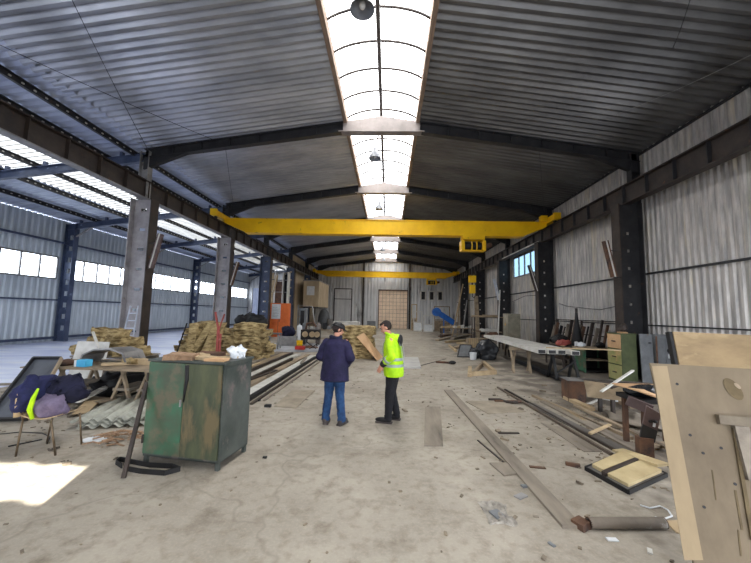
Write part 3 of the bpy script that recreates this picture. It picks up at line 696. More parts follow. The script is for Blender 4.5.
# trestle table and what lies on it
TC = V((-5.75, 6.85, 0)); t = thing('trestle_table', 'rough trestle table of warped sheets behind the tubular chair', 'table', TC)
m = slab(2.6, 1.1, .035, 3, 14, 6, 1, amt=.03, sc=1.6)
for p in m.v: p.z += .7
m.build('tabletop', WOOD, parent=t)
for s, x in ((0, -.62), (1, .62), (2, 1.1)):
    for k in (-1, 1):
        MB().bar((x + k * .02, -.42 * 1, .0) if 0 else (x - .22 * k, -.38, 0), (x + .03 * k, -.36, .7), .07, .04).build('leg', WOOD, parent=t)
        if s != 1: MB().bar((x - .22 * k, .38, 0), (x + .03 * k, .36, .7), .07, .04).build('leg', WOOD, parent=t)
    MB().bb(x - .16, x + .16, -.4, .4, .3, .35).build('brace', WOODG, parent=t)
TZ = .745
# folded tin sheet
m = MB(); cs = [(-.5, 0), (-.44, .18), (-.2, .3), (.15, .32), (.42, .25), (.55, .02), (.5, .0), (.4, .22), (.14, .29), (-.2, .27), (-.41, .16), (-.46, 0)]
tt = TC + V((-.05, .12, TZ))
m.prism([(x, -.25, z) for x, z in cs], (0.1, 1, 0), .5); tag(m.rock(.02, 3, 2).build('folded_tin_sheet', GRYS), 'arched grey tin sheet lying in the middle of the trestle table', 'sheet').location = tt
bx = A(83, 367, 6.45); bx.z = TZ
t = thing('cardboard_box', 'small sky-blue and white box on the front of the trestle table', 'box', bx, -.1)
MB().bb(-.07, .12, -.08, .08, 0, .13).build('box_body', CYAN, parent=t, bevel=.004); MB().bb(-.12, -.069, -.08, .08, 0, .12).build('label_end', PAPER, parent=t)
p = A(66, 367, 6.5); p.z = TZ
lumpy('brown_rag', 'small brown rag left of the blue box on the trestle table', 'rag', p, (.16, .12, .06), 21, RUST)
# leaning white board
a = A(58, 358, 7.75); b2 = A(92, 358, 7.75); c = (a + b2) / 2; c.z = .0
BW = (b2 - a).length
t = thing('pallet_crate', 'weathered crate of boards behind the trestle table carrying the brown insulation heap', 'crate', (-7.3, 8.95, 0))
for zz in (.05, .25, .45):
    for yy in (-.45, .45): MB().bb(-.85, .85, yy - .015, yy + .015, zz, zz + .13).build('side_board', WOODG, parent=t)
for x in (-.8, .8):
    for yy in (-.41, .41): MB().bb(x - .04, x + .04, yy - .025, yy + .025, 0, .6).build('corner_post', WOODG, parent=t)
MB().bb(-.87, .87, -.48, .48, .6, .63).build('lid', WOODG, parent=t)
o = tag(MB().box((0, 0, .52), (BW, .02, 1.05), m=Matrix.Rotation(-.2, 3, 'X')).build('white_board', WHITE), 'white board leaning on the crate behind the trestle table', 'board'); o.location = (c.x, 8.12, 0)
for i, (x, yy, z, r) in enumerate([(-7.95, 8.9, .63, .2), (-7.35, 8.95, .63, -.2), (-6.8, 8.85, .63, .4), (-7.6, 8.85, .84, -.4), (-7.1, 8.95, .86, .3), (-7.35, 8.8, 1.07, .1)]):
    b_ = slab(.72, .5, .23, i + 30, 10, 8, 3, amt=.11, sc=4); o = tag(b_.build('insulation_lump', WOOL, smooth=False), 'brown mineral wool lump on the crate, ' + ['leftmost at the bottom', 'middle of the bottom row', 'rightmost at the bottom', 'left of the second layer', 'right of the second layer', 'topmost of the heap'][i], 'insulation', 'wool lumps on the crate'); o.location = (x, yy, z); o.rotation_euler = (0, 0, r)
a, b2 = A(93, 332, 7.6), A(103.5, 354, 7.2); b2.z = TZ + .02
m = MB().bar((0, 0, 0), b2 - a, .045, .03); tag(m.build('white_batten', WHITE), 'pale batten leaning over the tin sheet on the trestle table', 'batten').location = a
# scraps on the right side of the trestle table
gp = 'offcuts on the trestle table'
for i, (px, py, L, w, th, r, mm, lb) in enumerate([
    (118, 358, .5, .16, .05, .5, WOODY, 'light splintered board lying right of the tin sheet on the trestle table'),
    (130, 356, .42, .12, .09, -.5, WOOL, 'brown fibrous chunk on the right of the trestle table'),
    (142, 357, .36, .14, .1, .2, WOODY, 'orange-tan wood chunk beside the green cabinet on the trestle table'),
    (124, 363, .6, .12, .03, .1, WOODG, 'grey strip along the front right edge of the trestle table'),
    (108, 365, .35, .1, .03, -.3, GRYS, 'small tin strip in front of the arched tin sheet')]):
    p = A(px, py, 6.7 + .08 * i); p.z = TZ + (.03 if i == 1 else 0); scrap(lb, p, L, w, th, r, mm, group=gp, seed=40 + i)
# below the table
def board(label, p0, p1, w, th, m, name='plank', cat='plank', group=None, z0=0., z1=0., up=(0, 0, 1), seed=0):
    a = V(p0); b = V(p1); a.z = z0 + th / 2; b.z = z1 + th / 2; c = (a + b) / 2
    bb = MB().bar(a - c, b - c, w, th, up=up)
    o = tag(bb.build(name, m), label, cat, group); o.location = c; return o
gp = 'boards heaped under the trestle table'
board('pale board sticking out under the trestle table toward the chair', G(75, 412), G(108, 396), .14, .03, WHITE, group=gp, z0=.16, z1=.2)
board('short light plank lying behind the trestle legs', G(112, 394), G(134, 398), .12, .03, WOODY, group=gp, z0=.2, z1=.2)
board('grey sheet lying on the boards at the right back under the trestle table', G(112, 392), G(142, 387), .45, .02, GRYS, 'sheet_offcut', 'sheet', gp, z0=.24, z1=.26)
board('weathered plank flat on the floor beside the leaning dark panel', G(70, 400), G(108, 408), .3, .03, WOOD, group=gp, z0=.02, z1=.12)
board('thin brown batten along the floor under the trestle table', G(66, 416), G(105, 404), .06, .03, WOODG, group=gp, z0=.02, z1=.1)
board('cardboard flap between the chair and the corrugated sheets', G(80, 417), G(92, 408), .22, .02, WOODY, 'cardboard_flap', 'cardboard', gp, z0=.05, z1=.12)
lumpy('dark_tarp', 'dark tarp bunched under the trestle table', 'tarp', V((-5.7, 7.35, 0)), (.9, .35, .3), 50, BLK, sc=2.5)
# corrugated fibre cement sheets
def corrsheet(L, Wd, th=.008, amp=.03, pit=.18):
    m = MB(); n = int(Wd / pit * 8); 
    for s in (0, 1):
        for e in (0, 1):
            for i in range(n + 1):
                x = -Wd / 2 + Wd * i / n; m.v.append(V((x, L * (e - .5), amp * math.sin(2 * PI * x / pit) + s * th)))
    N = n + 1
    for i in range(n): m.f += [(i, i + 1, N + i + 1, N + i), (2 * N + i, 3 * N + i, 3 * N + i + 1, 2 * N + i + 1), (i, 2 * N + i, 2 * N + i + 1, i + 1), (N + i, N + i + 1, 3 * N + i + 1, 3 * N + i)]
    m.f += [(0, N, 3 * N, 2 * N), (n, 2 * N + n, 3 * N + n, N + n)]
    return m
f0 = (G(80, 430) + G(143, 430)) / 2; 
for i, (dx, dy, rz, z) in enumerate([(.0, 1.0, .32, .04), (-.05, 1.03, .38, .085), (-.1, 1.0, .3, .13)]):
    o = tag(corrsheet(1.9, 1.25).build('corrugated_sheet', FIBRE, smooth=True), 'grey corrugated roofing sheet on the floor left of the green cabinet, ' + ['lowest of the stack', 'middle of the stack', 'topmost of the stack'][i], 'roofing sheet', 'corrugated sheets by the green cabinet')
    o.location = (f0.x + dx - .2, f0.y + dy, z); o.rotation_euler = (0, 0, rz)
# rope heap
t0 = G(112, 442); m = MB(); random.seed(5)
for k in range(26):
    a = V((random.uniform(-.28, .25), random.uniform(-.2, .2), .012 + .07 * random.random())); d = V((random.uniform(.1, .25), random.uniform(.0, .14), random.uniform(-.02, .02)))
    m.tube([a, a + d * .5 + V((0, .02, .02)), a + d], .011, 5)
o = tag(m.build('shaving_heap', STRAW), 'heap of tan rope ends and shavings on the floor left of the green cabinet', 'debris', kind='stuff'); o.location = t0
lumpy('plastic_wrap', 'scrap of white plastic on the floor beside the rope heap', 'plastic', G(94, 441), (.16, .09, .03), 51, PAPER, amt=.4, sc=7)
board('thin dark rod on the floor left of the chair', G(8, 447), G(42, 440), .015, .015, BLK, 'steel_rod', 'rod')
pts = [G(*q, .01) for q in ((0, 434), (20, 432), (42, 433), (50, 437), (47, 444))]; c = pts[0].copy()
tag(MB().tube([p - c for p in pts], .007, 5).build('floor_wire', BLK, smooth=True), 'dark wire curving over the floor behind the chair', 'wire').location = c
for i, (px, py, L) in enumerate(((8, 385, 1.2), (14, 392, 1.5), (4, 397, 1.0))):
    p = G(px - 10, py); board('old plank on the floor left of the leaning dark panel, ' + ['farthest', 'middle', 'nearest'][i], p, p + V((L, .3, 0)), .16, .03, WOODG, group='planks left of the dark panel')

# ladder at the nearest left column
lt = [A(130.6, 306, 11.05), A(138.2, 306, 11.05)]; lbm = [G(116, 368), G(128, 369)]
for p in lbm: p.z = 0.01
c = (lbm[0] + lbm[1]) / 2; t = thing('aluminium_ladder', 'short silver ladder leaning on the nearest left column', 'ladder', c)
lbm = [c + V((-.2, 0, .0)), c + V((.2, 0, 0))]
for i in range(2): MB().bar(lbm[i], lt[i], .035, .06).build('rail', ALU, parent=t, world=True)
for k in range(1, 8):
    f = k / 8; MB().bar(lbm[0].lerp(lt[0], f), lbm[1].lerp(lt[1], f), .03, .03).build('rung', ALU, parent=t, world=True)

# ================================================================ wool pile on the left
random.seed(11); k = 0
posn = ['left', 'centre left', 'centre right', 'right']
for lay in range(6):
    z = lay * .232; n_ = 4 if lay < 3 else (3 if lay < 5 else 2)
    for i in range(n_):
        for fr in range(2 if lay < 2 else 1):
            x = -7.95 + (i + .5) * (3.0 / n_) + random.uniform(-.1, .1) + (.25 if lay > 2 else 0); y = 13.1 + fr * .95 + random.uniform(-.1, .1)
            b_ = slab(1.05 if lay < 3 else 1.15, .85, .22, k + 60, 9, 6, 3, amt=.09, sc=2.6, droop=.06 if lay > 2 else 0)
            o = tag(b_.build('mineral_wool_bale', WOOL), 'wool slab of the big left pile, layer %s, %s%s' % (['one', 'two', 'three', 'four', 'five', 'six'][lay], posn[i], ', back row' if fr else ''), 'insulation', 'mineral wool slabs of the left pile')
            o.location = (x, y, z + (.02 if lay else .0)); o.rotation_euler = (0, 0, random.uniform(-.35, .35)); k += 1
lumpy('black_tarp', 'dark tarp bundle on a machine behind the wool pile', 'tarp', V((-6.6, 16.2, 1.0)), (.75, .4, .42), 70, BLK, sc=3)
t = thing('machine_bench', 'low grey bench behind the wool pile carrying the dark tarp', 'bench', (-6.6, 16.2, 0))
MB().bb(-.9, .9, -.4, .4, .94, 1.0).build('top', STEEL_LT, parent=t)
for x in (-.8, .8):
    for y in (-.33, .33): MB().bb(x - .03, x + .03, y - .03, y + .03, 0, .94).build('leg', STEEL_LT, parent=t)
# upright slabs, pallet and red post
for i, (px0, px1, y0, y1, lean) in enumerate([(190, 198, 329, 349, .05), (199, 209, 328, 348, .6), (208, 216, 329, 348, .3)]):
    a, b2 = A((px0 + px1) / 2, 350, 9.9), A((px0 + px1) / 2, y0, 9.9); h = b2.z - .45
    m = slab(.22, .45, h, 80 + i, 4, 6, 8, amt=.035, sc=4); 
    for p in m.v: p.x += lean * (p.z - h / 2)
    o = tag(m.build('upright_wool_slab', WOOL), 'narrow wool slab standing on the pallet stack behind the cabinet, %s' % ['leftmost and upright', 'middle and slanting', 'right beside the red post'][i], 'insulation', 'upright wool slabs'); o.location = (a.x, 9.95, .62)
t = thing('wooden_pallet_stack', 'stack of tan wooden pallets behind the green cabinet', 'pallet', (A(204, 350, 9.7).x, 9.8, 0))
for q in range(3):
    z = q * .2
    for y in (-.42, -.14, .14, .42): MB().bb(-.55, .55, y - .06, y + .06, z + .14, z + .17).build('deck_board', WOODY, parent=t)
    for x in (-.5, 0, .5): MB().bb(x - .05, x + .05, -.48, .48, z + .02, z + .14).build('bearer', WOODG, parent=t)
    for y in (-.42, .42): MB().bb(-.55, .55, y - .05, y + .05, z, z + .02).build('deck_board', WOODY, parent=t)
pz = A(217, 352, 9.2); t = thing('forked_post', 'red forked steel post standing behind the green cabinet', 'post', (pz.x, 9.2, 0)); zt = A(217, 330, 9.2).z
MB().bb(-.03, .03, -.03, .03, 0, zt).build('shaft', REDP, parent=t); MB().bb(.05, .09, -.02, .02, 0, zt - .1).build('second_shaft', REDP, parent=t)
f = MB(); top = A(217, 312, 9.2).z; f.bar((0, 0, zt - .02), (-.12, 0, top), .05, .04); f.bar((0, 0, zt - .02), (.14, 0, top - .05), .03, .03); f.build('fork', REDP, parent=t)
MB().bb(-.2, .2, -.2, .2, 0, .02).build('foot', REDP, parent=t)
scrap('white-grey paper scrap lying on the pallets by the red post', V((pz.x - .35, 9.6, .6)), .3, .2, .03, .3, PAPER, 'paper_scrap', 'paper', seed=81)
a, b2 = A(172, 352, 10.2), A(187, 323, 10.2); a.z = 0; c = a
tag(MB().tube([(0, 0, 0), b2 - c], .02, 6).build('steel_pole', BLK), 'thin dark pole standing tilted left of the pallet stack', 'pole').location = c

# ================================================================ long profiles on the floor
specs = [(-2.62, 7.2, 13.5, .05, .03, WOODG, 'light batten at the right edge of the long profiles'), (-2.78, 6.9, 13.2, .06, .04, STEEL_DK, 'second profile from the right, thin and dark'), (-2.98, 7.0, 13.9, .1, .08, BLK, 'thick black steel channel among the long profiles'),
         (-3.2, 6.6, 14.4, .26, .05, WHITE, 'broad grey plank left of the black channel'), (-3.5, 7.2, 14.6, .2, .07, WOOD, 'weathered plank in the middle of the long profiles'), (-3.74, 7.6, 13.2, .1, .1, STEEL_DK, 'rusty angle in the middle of the long profiles'),
         (-3.98, 7.8, 14.8, .26, .04, WHITE, 'broad pale plank toward the left of the long profiles'), (-4.28, 8.0, 15.0, .08, .09, STEEL_DK, 'dark angle bar toward the left of the long profiles'), (-4.55, 8.1, 15.2, .3, .05, WOOD, 'wide board toward the wool pile'), (-4.95, 8.3, 15.3, .3, .06, WOODG, 'leftmost wide plank beside the wool pile')]
for x, y0, y1, w_, h_, mm, lb in specs:
    m = MB().bb(-w_ / 2, w_ / 2, -(y1 - y0) / 2, (y1 - y0) / 2, 0, h_); o = tag(m.build('long_profile', mm), 'long floor stock by the cabinet: ' + lb, 'profile', 'long profiles lying on the left of the aisle'); o.location = (x + .05, (y0 + y1) / 2, 0); o.rotation_euler = (0, 0, random.uniform(-.008, .008))
for i, (x, y, L, r) in enumerate([(-3.5, 9.6, 1.6, 1.45), (-4.5, 11.5, .9, 1.62), (-3.1, 12.6, 1.5, 1.7)]):
    b_ = MB().box((0, 0, .015), (L, .1, .03)); o = tag(b_.build('loose_batten', [STEEL_DK, WOODY, WOODG][i]), ['short dark batten lying on the near part of the long profiles', 'short yellow batten lying on the middle of the long profiles', 'short grey batten across the far end of the long profiles'][i], 'batten', 'loose battens on the profiles'); o.location = (x, y, (.08, .05, .08)[i]); o.rotation_euler = (0, 0, r)
def sheet(label, pix, th, m, name='plywood_sheet', cat='sheet', group=None, z=0.):
    ps = [G(*q) for q in pix]; c = sum(ps, V((0, 0, 0))) / len(ps)
    b_ = MB().prism([p - c for p in ps], (0, 0, 1), th)
    o = tag(b_.build(name, m), label, cat, group); o.location = c + V((0, 0, z)); return o
SHEETG = mat('dusty_board', (158, 147, 130), (132, 122, 107), s=2.4, rough=.9, bump=.15)
sheet('thin dusty sheet on the floor between the cabinet and the man in navy', [(274, 407), (296, 408.5), (315, 391), (292, 391)], .018, SHEETG)
scrap('small dark iron lump on the floor before the dusty sheet', G(268, 407), .12, .08, .04, 0, BLK, 'iron_lump', 'scrap', seed=91)
scrap('tiny dark iron scrap at the near end of the long profiles', G(258, 401), .09, .07, .03, 0, BLK, 'iron_scrap', 'scrap', seed=92)
scrap('small dark chip on the floor right of the green cabinet', G(265, 458), .05, .035, .02, 0, BLK, 'iron_chip', 'scrap', seed=93)

# ================================================================ workshop clutter at the far left
sheet('pale grey sheets spread on the floor past the wool pile', [(262, 352), (330, 352), (335, 346), (275, 345)], .12, mat('pale_sheet', (186, 188, 192), (160, 162, 168), s=2, bump=.1), 'pale_sheet_stack', 'sheet')
def block(name, label, cat, px, py0, py1, Y, w, d, m, group=None, bev=.01):
    p = A(px, 340, Y); z1 = A(px, py0, Y).z; z0 = max(0, A(px, py1, Y).z) if py1 else 0
    o = tag(MB().bb(-w / 2, w / 2, -d / 2, d / 2, 0, z1 - z0).build(name, m, bevel=bev), label, cat, group); o.location = (p.x, Y, z0); return o
def legt(name, label, cat, x, y, L, Wd, h, mt, ml, th=.05, shelf=None, rz=0., group=None):
    t = thing(name, label, cat, (x, y, 0), rz, group)
    MB().bb(-L / 2, L / 2, -Wd / 2, Wd / 2, h - th, h).build('tabletop', mt, parent=t)
    for sx in (-1, 1):
        for sy in (-1, 1): MB().bb(sx * (L / 2 - .05) - .03, sx * (L / 2 - .05) + .03, sy * (Wd / 2 - .05) - .03, sy * (Wd / 2 - .05) + .03, 0, h - th).build('leg', ml, parent=t)
    if shelf: MB().bb(-L / 2 + .03, L / 2 - .03, -Wd / 2 + .03, Wd / 2 - .03, shelf, shelf + .03).build('shelf', mt, parent=t)
    return t
px = lambda x, y, Y: A(x, y, Y)
legt('small_steel_table', 'small grey steel table beside the far end of the wool pile', 'table', A(273, 340, 15.9).x, 15.9, .7, .5, .85, GRYS, STEEL_LT)
lumpy('dark_bag', 'dark purple bag behind the small steel table', 'bag', V((A(288, 336, 17.5).x, 17.5, A(288, 336, 17.5).z)), (.36, .25, .3), 95, NAVY)
block('storage_box', 'low grey box under the dark purple bag', 'box', 288, 336, 0, 17.5, 1.0, .5, STEEL_LT)
bpz = lambda x, Y: A(x, 340, Y).x
# orange cabinet with poster
xo0, xo1 = A(268, 320, 24.3).x, A(288, 320, 24.3).x
t = thing('orange_cabinet', 'tall orange metal cabinet between the left columns with a white poster', 'cabinet', ((xo0 + xo1) / 2, 24.6, 0)); w_ = (xo1 - xo0) / 2
MB().bb(-w_, w_, -.25, .25, 0, 2.45).build('body', ORNG, parent=t, bevel=.01)
MB().bb(-.01, .01, -.27, -.25, .05, 2.4).build('door_gap', STEEL_DK, parent=t)
MB().bb(.08, .11, -.3, -.26, 1.1, 1.3).build('handle', STEEL_BLK, parent=t)
t = thing('wall_poster', 'white and pale blue poster on the orange cabinet', 'poster', (A(276, 311, 24.3).x, 24.31, 1.3))
MB().bb(-.33, .33, -.01, .01, 0, 1.08).build('sheet', PAPER, parent=t)
lf = MB()
for k in range(7): lf.bb(-.25, .1 + .15 * ((k * 37) % 3) / 2, -.014, -.0101, .15 + .11 * k, .165 + .11 * k)
lf.build('grey_lines', GREYB, parent=t)['kind'] = 'stuff'
# side-bay cabin parts above
t = thing('timber_shelving', 'tall open shelving with cream boards behind the orange cabinet', 'shelving', (A(277, 290, 27.5).x, 27.5, 0)); 
for x in (-.95, -.1, .55, .95): MB().bb(x - .04, x + .04, -.3, .3, 0, 5.1).build('upright', WHITE, parent=t)
MB().bb(-.9, -.2, -.26, -.22, 2.3, 5.0).build('cream_board', WOODY, parent=t)
for z in (.5, 2.3, 3.4, 4.4, 5.05): MB().bb(-.95, .95, -.28, .28, z, z + .05).build('shelf', STEEL_LT, parent=t)
MB().bb(-.1, .5, -.2, -.1, 2.4, 4.3).build('dark_gap_sheet', RUST, parent=t)  # dark sheets stand in for the dark gaps between the boards
MB().bb(.6, .9, .0, .1, 2.4, 4.9).build('dark_gap_sheet', BLK, parent=t)
t = thing('sliding_door_leaf', 'tall bluish-white ribbed door leaf standing in the side bay', 'door leaf', (A(257, 320, 28).x, 28, 0))
corr('y', 0, -.5, .5, 0, 3.75, .16, .03).build('ribbed_sheet', mat('blue_white_sheet', (206, 216, 236), (184, 194, 220), s=2, rough=.5), parent=t)
for q in (-.5, .5): MB().bb(q - .03, q + .03, 0, .08, 0, 3.75).build('edge_post', STEEL_LT, parent=t)
MB().bb(-.5, .5, .03, .07, 0, .08).build('foot_rail', STEEL_LT, parent=t)
# raised cabin
x0, x1 = -8.45, -6.9
t = thing('raised_cabin', 'cream raised crane-level cabin hung on the far left columns', 'cabin', ((x0 + x1) / 2, 35.8, 2.35))
MB().bb(x0, x1, 33.0, 38.4, 2.35, 4.95).build('shell', CREAM, parent=t, world=True)
MB().bb(x0 - .05, x1 + .05, 32.95, 38.45, 4.9, 5.0).build('roof_panel', STEEL_LT, parent=t, world=True)
MB().bb(x0 + .35, x1 - .45, 32.96, 33.0, 3.5, 4.4).build('window_pane', PAPER, parent=t, world=True)
MB().bb(x0, x1, 32.98, 38.42, 2.28, 2.36).build('floor_frame', STEEL_BLK, parent=t, world=True)
for y in (33.3, 38.1): MB().bb(x0 + .05, x0 + .15, y - .06, y + .06, 0, 2.3).build('support_post', STEEL_BLK, parent=t, world=True)
# misc machines
x = bpz(300, 20); t = thing('narrow_steel_locker', 'narrow blue-grey locker with dark door in the left workshop corner', 'locker', (x, 20.6, 0))
MB().bb(-.22, .22, -.2, .2, 0, 2.1).build('body', GREYB, parent=t, bevel=.01); MB().bb(-.14, .1, -.215, -.2, .3, 1.95).build('door', BLK, parent=t)
x = bpz(306, 20); t = thing('pipe_frame', 'bent grey pipe frame standing in the left workshop corner', 'frame', (x, 20, 0))
MB().tube([(-.55, 0, 0), (-.55, 0, 2.25), (.3, 0, 2.2), (.72, 0, .0)], .04, 8).build('bent_pipe', STEEL_LT, parent=t, smooth=True); MB().tube([(-.55, 0, .8), (.56, 0, .8)], .03, 8).build('cross_bar', STEEL_LT, parent=t)
def cyl(name, label, cat, x, y, r, h, m, z=0, neck=True, group=None):
    pr = [(0, 0), (r, 0), (r, h * .86), (r * .75, h * .93), (r * .25, h * .95), (r * .25, h), (0, h)] if neck else [(0, 0), (r * .85, 0), (r, h), (r * .93, h), (r * .8, h * .1), (0, h * .1)]
    o = tag(MB().lathe(pr, n=18).build(name, m, smooth=False), label, cat, group); o.location = (x, y, z); return o
cyl('gas_cylinder', 'white gas cylinder among the left workshop machines', 'cylinder', bpz(299, 17.6), 17.6, .14, 1.25, PAPER)
cyl('gas_cylinder', 'short grey gas cylinder right behind the white one', 'cylinder', bpz(304, 18.6), 18.6, .12, 1.35, GREYB)
cyl('gas_cylinder', 'pale pinkish cylinder right of the workshop machine', 'cylinder', bpz(318, 19), 19, .15, 1.3, PALE_BOX)
cyl('plastic_bucket', 'yellow bucket beside the red toolbox', 'bucket', bpz(297, 16.4), 16.9, .16, .32, YEL, z=.12, neck=False)
x = bpz(300.5, 15.8); t = thing('toolbox', 'red toolbox on the pale sheets at the left workshop', 'toolbox', (x, 15.8, .12))
MB().bb(-.22, .22, -.12, .12, 0, .16).build('case', mat('red_box', (190, 60, 52), (160, 44, 40), s=5), parent=t, bevel=.01); MB().tube([(-.1, 0, .16), (-.1, 0, .21), (.1, 0, .21), (.1, 0, .16)], .01, 6).build('handle', STEEL_BLK, parent=t)
x = bpz(311, 17.8); t = thing('welding_machine', 'dark workshop machine with round brass reels left of the man in navy', 'machine', (x, 17.8, 0))
MB().bb(-.5, .45, -.3, .3, .45, .95).build('case', BLK, parent=t, bevel=.02)
for q in (-.25, .12, .38): MB().tube([(q, -.36, .72), (q, -.3, .72)], .15, 16).build('reel', WOODY, parent=t)
for sx in (-.42, .38):
    for sy in (-.24, .24): MB().bb(sx - .03, sx + .03, sy - .03, sy + .03, 0, .45).build('leg', STEEL_DK, parent=t)
MB().tube([(-.3, 0, .95), (-.25, 0, 1.25), (.1, 0, 1.32), (.25, 0, 1.1)], .06, 8).build('top_pipe', RUST, parent=t)
x = bpz(322, 19.5); t = legt('welding_bench', 'long workshop bench crowded with tools behind the dark machine', 'bench', x, 20.3, 2.4, .8, .85, WOOD, STEEL_DK, shelf=.3)
random.seed(3)
for i in range(9):
    xx = x - 1.05 + .26 * i; h = random.uniform(.12, .4); mm = random.choice([RUST, GREYB, REDP, BLK, WHITE, WOODY, STEEL_LT])
    if i % 3 == 0: cyl('tool_can', 'tool can number %s from the left on the crowded workshop bench' % ['one', 'two', 'three'][i // 3], 'can', xx, 20.2, .07, h, mm, z=.85, neck=False, group='cans on the workshop bench')
    else: tag(slab(.2, .25, h, i, 3, 3, 3, .03, 5).build('machine_part', mm), 'machine part standing on the crowded workshop bench, %s from the left' % ['', 'first', 'second', '', 'third', 'fourth', '', 'fifth', 'sixth'][i], 'machine part', 'parts on the workshop bench').location = (xx, 20.3, .85)
lumpy('wire_coil', 'coil of dark hose on the floor under the workshop bench', 'hose', V((bpz(312, 16.6), 16.6, 0)), (.35, .2, .14), 99, RUST)
t = thing('crossed_trestle', 'dark crossed trestle on the floor before the workshop machine', 'trestle', (bpz(313, 16.2), 16.2, 0)); MB().bar((-.3, 0, .02), (.3, 0, .42), .04, .04).build('brace', BLK, parent=t); MB().bar((.3, .06, .02), (-.3, .06, .42), .04, .04).build('brace', BLK, parent=t)
t = thing('pale_vehicle_cover', 'long low white covered stack in the distance left of the gate', 'stack', (A(346, 324, 30).x, 30.5, 0))
MB().bb(-1.1, 1.1, -.5, .5, 0, .7).build('stack_base', STEEL_DK, parent=t); m = slab(2.3, 1.1, .35, 9, 10, 5, 2, .06, 2); 
for p in m.v: p.z += .7
m.build('cover', WHITE, parent=t)
cyl('fuel_drum', 'grey steel drum against the end wall left of the gate', 'drum', A(330, 320, 38).x, 38, .35, 1.1, STEEL_LT, neck=False)
block('grey_crate', 'grey crate standing left of the gate by the end wall', 'crate', 371, 321, 0, 40.5, 1.0, .6, GREYB)
o = lumpy('tank', 'round grey tank below the raised cabin', 'tank', V((A(324, 318, 39.6).x, 39.6, 0)), (.7, .6, 1.3), 101, GREYB, amt=.02)

# insulation stack behind the men
random.seed(21)
for i in range(8):
    b_ = slab(1.35, .9, .17, 120 + i, 12, 6, 2, amt=.06, sc=3, droop=.03); o = tag(b_.build('insulation_batt', WOOL), 'mineral wool batt in the stack behind the men, ' + ['lowest', 'second from the floor', 'third from the floor', 'fourth from the floor', 'fifth from the floor', 'sixth from the floor', 'seventh from the floor', 'topmost'][i], 'insulation', 'mineral wool batts behind the men')
    o.location = (A(357, 340, 13.9).x + random.uniform(-.08, .08), 14.5, i * .165 + (.02 if i else 0)); o.rotation_euler = (0, 0, random.uniform(-.1, .1))
q = [G(381, 358), G(374, 360), A(357, 336, 13.2), A(364, 333.5, 13.4)]
q = [G(383, 357.5), G(377, 361), A(356.5, 337, 13.45), A(364, 333, 13.6)]
c = q[1].copy(); n_ = V((0, -1, .3)).normalized()
tag(MB().prism([p - c for p in q], n_, .02).build('leaning_board', PEACH), 'orange-tan plywood board leaning on the wool stack between the two men', 'board').location = c + V((0, -.0, .01))
lumpy('navy_bundle', 'dark navy bundle lying by the wool stack behind the man in navy', 'bundle', V((A(345, 330, 15.6).x, 15.6, .0)), (.35, .3, .6), 103, NAVY)
sheet('light grey plate stack lying behind the man in the yellow jacket', [(401, 368.5), (421, 368.5), (418, 358.5), (402, 358.5)], .06, mat('light_plate', (186, 184, 180), (164, 162, 160), s=2), 'plate_stack', 'plate')
o = sheet('grey board lying flat on the floor right of the man in yellow', [(425, 408), (440.5, 408), (443, 446.5), (424, 446.5)], .03, WOODG, 'wide_board', 'board')

# ================================================================ right floor scrap
gp = 'planks and bars on the right floor'
def fl(label, a, b, w_, th, m, z=0., name='floor_plank', cat='plank', z1=None): return board(label, G(*a), G(*b), w_, th, m, name, cat, gp, z0=z, z1=z if z1 is None else z1)
fl('long grey plank running from mid floor toward the pipe in front', (448, 391), (573, 529), .19, .03, WOODG)
sheet('thin dusty sheet with a dark edge right of the long plank', [(465.6, 401.7), (488, 414), (526, 412), (500, 401)], .012, SHEETG)
fl('rusty angle bar reaching diagonally to the yellowed panel', (497.5, 388), (612, 456), .045, .04, mat('grey_rust', (104, 92, 80), (78, 68, 60), s=4, bump=.2), .0, 'steel_bar', 'bar')
fl('second rusty bar lying along the first diagonal bar', (505, 390), (616, 452), .04, .035, STEEL_DK, .0, 'steel_bar', 'bar')
fl('slim timber at the far right of the floor scrap', (532.7, 396.6), (632, 440), .06, .05, WOOD)
fl('wide grey board beside the slim timber', (545, 402), (664, 464), .22, .03, WOODG)
fl('pale narrow lath on the right next to the tilted plate', (575, 408), (668, 452), .08, .04, WOOD, .035)
fl('long dark plank between the rusty bars and the slim timber', (530, 404), (640, 460), .2, .025, mat('dark_wet_plank', (112, 106, 100), (84, 80, 76), s=3, rough=.6, st=(1, .2, 1), bump=.2))
fl('short fat timber near the rusty steel box', (566, 399), (592, 411), .14, .07, WOODY)
fl('light offcut lying before the short fat timber', (560, 408), (585, 422), .1, .03, WOODY)
sheet('grey sheet under the diagonal rusty bars', [(540.7, 423), (584, 452), (602, 452), (562, 428)], .01, WOODG)
fl('short stick right of the long grey plank', (498.5, 433.7), (519, 433.7), .04, .02, STEEL_DK, name='stick', cat='stick')
fl('thin rod crossing just left of the long grey plank', (477.7, 440.7), (504, 463), .02, .015, STEEL_DK, name='rod', cat='rod')
sheet('small dark-edged board left of the long grey plank', [(489.5, 464), (504, 476.5), (520, 474.5), (507, 464)], .02, WOODG, 'small_board', 'board')
fl('short flat strip right of the long grey plank near its middle', (529.5, 467), (545.5, 468.5), .05, .012, RUST, name='metal_strip', cat='strip')
scrap('blue-grey broken tile beside the long grey plank', G(521, 497), .13, .08, .015, .6, STEEL_LT, 'broken_tile', 'tile', seed=130)
scrap('small grey chip between plank and broken tile', G(526, 487), .1, .05, .02, .2, GREYB, 'grey_chip', 'chip', seed=131)
scrap('rusty orange lump before the yellowed panels', G(573, 466), .16, .07, .04, -.4, RUST, 'rust_lump', 'scrap', seed=132)
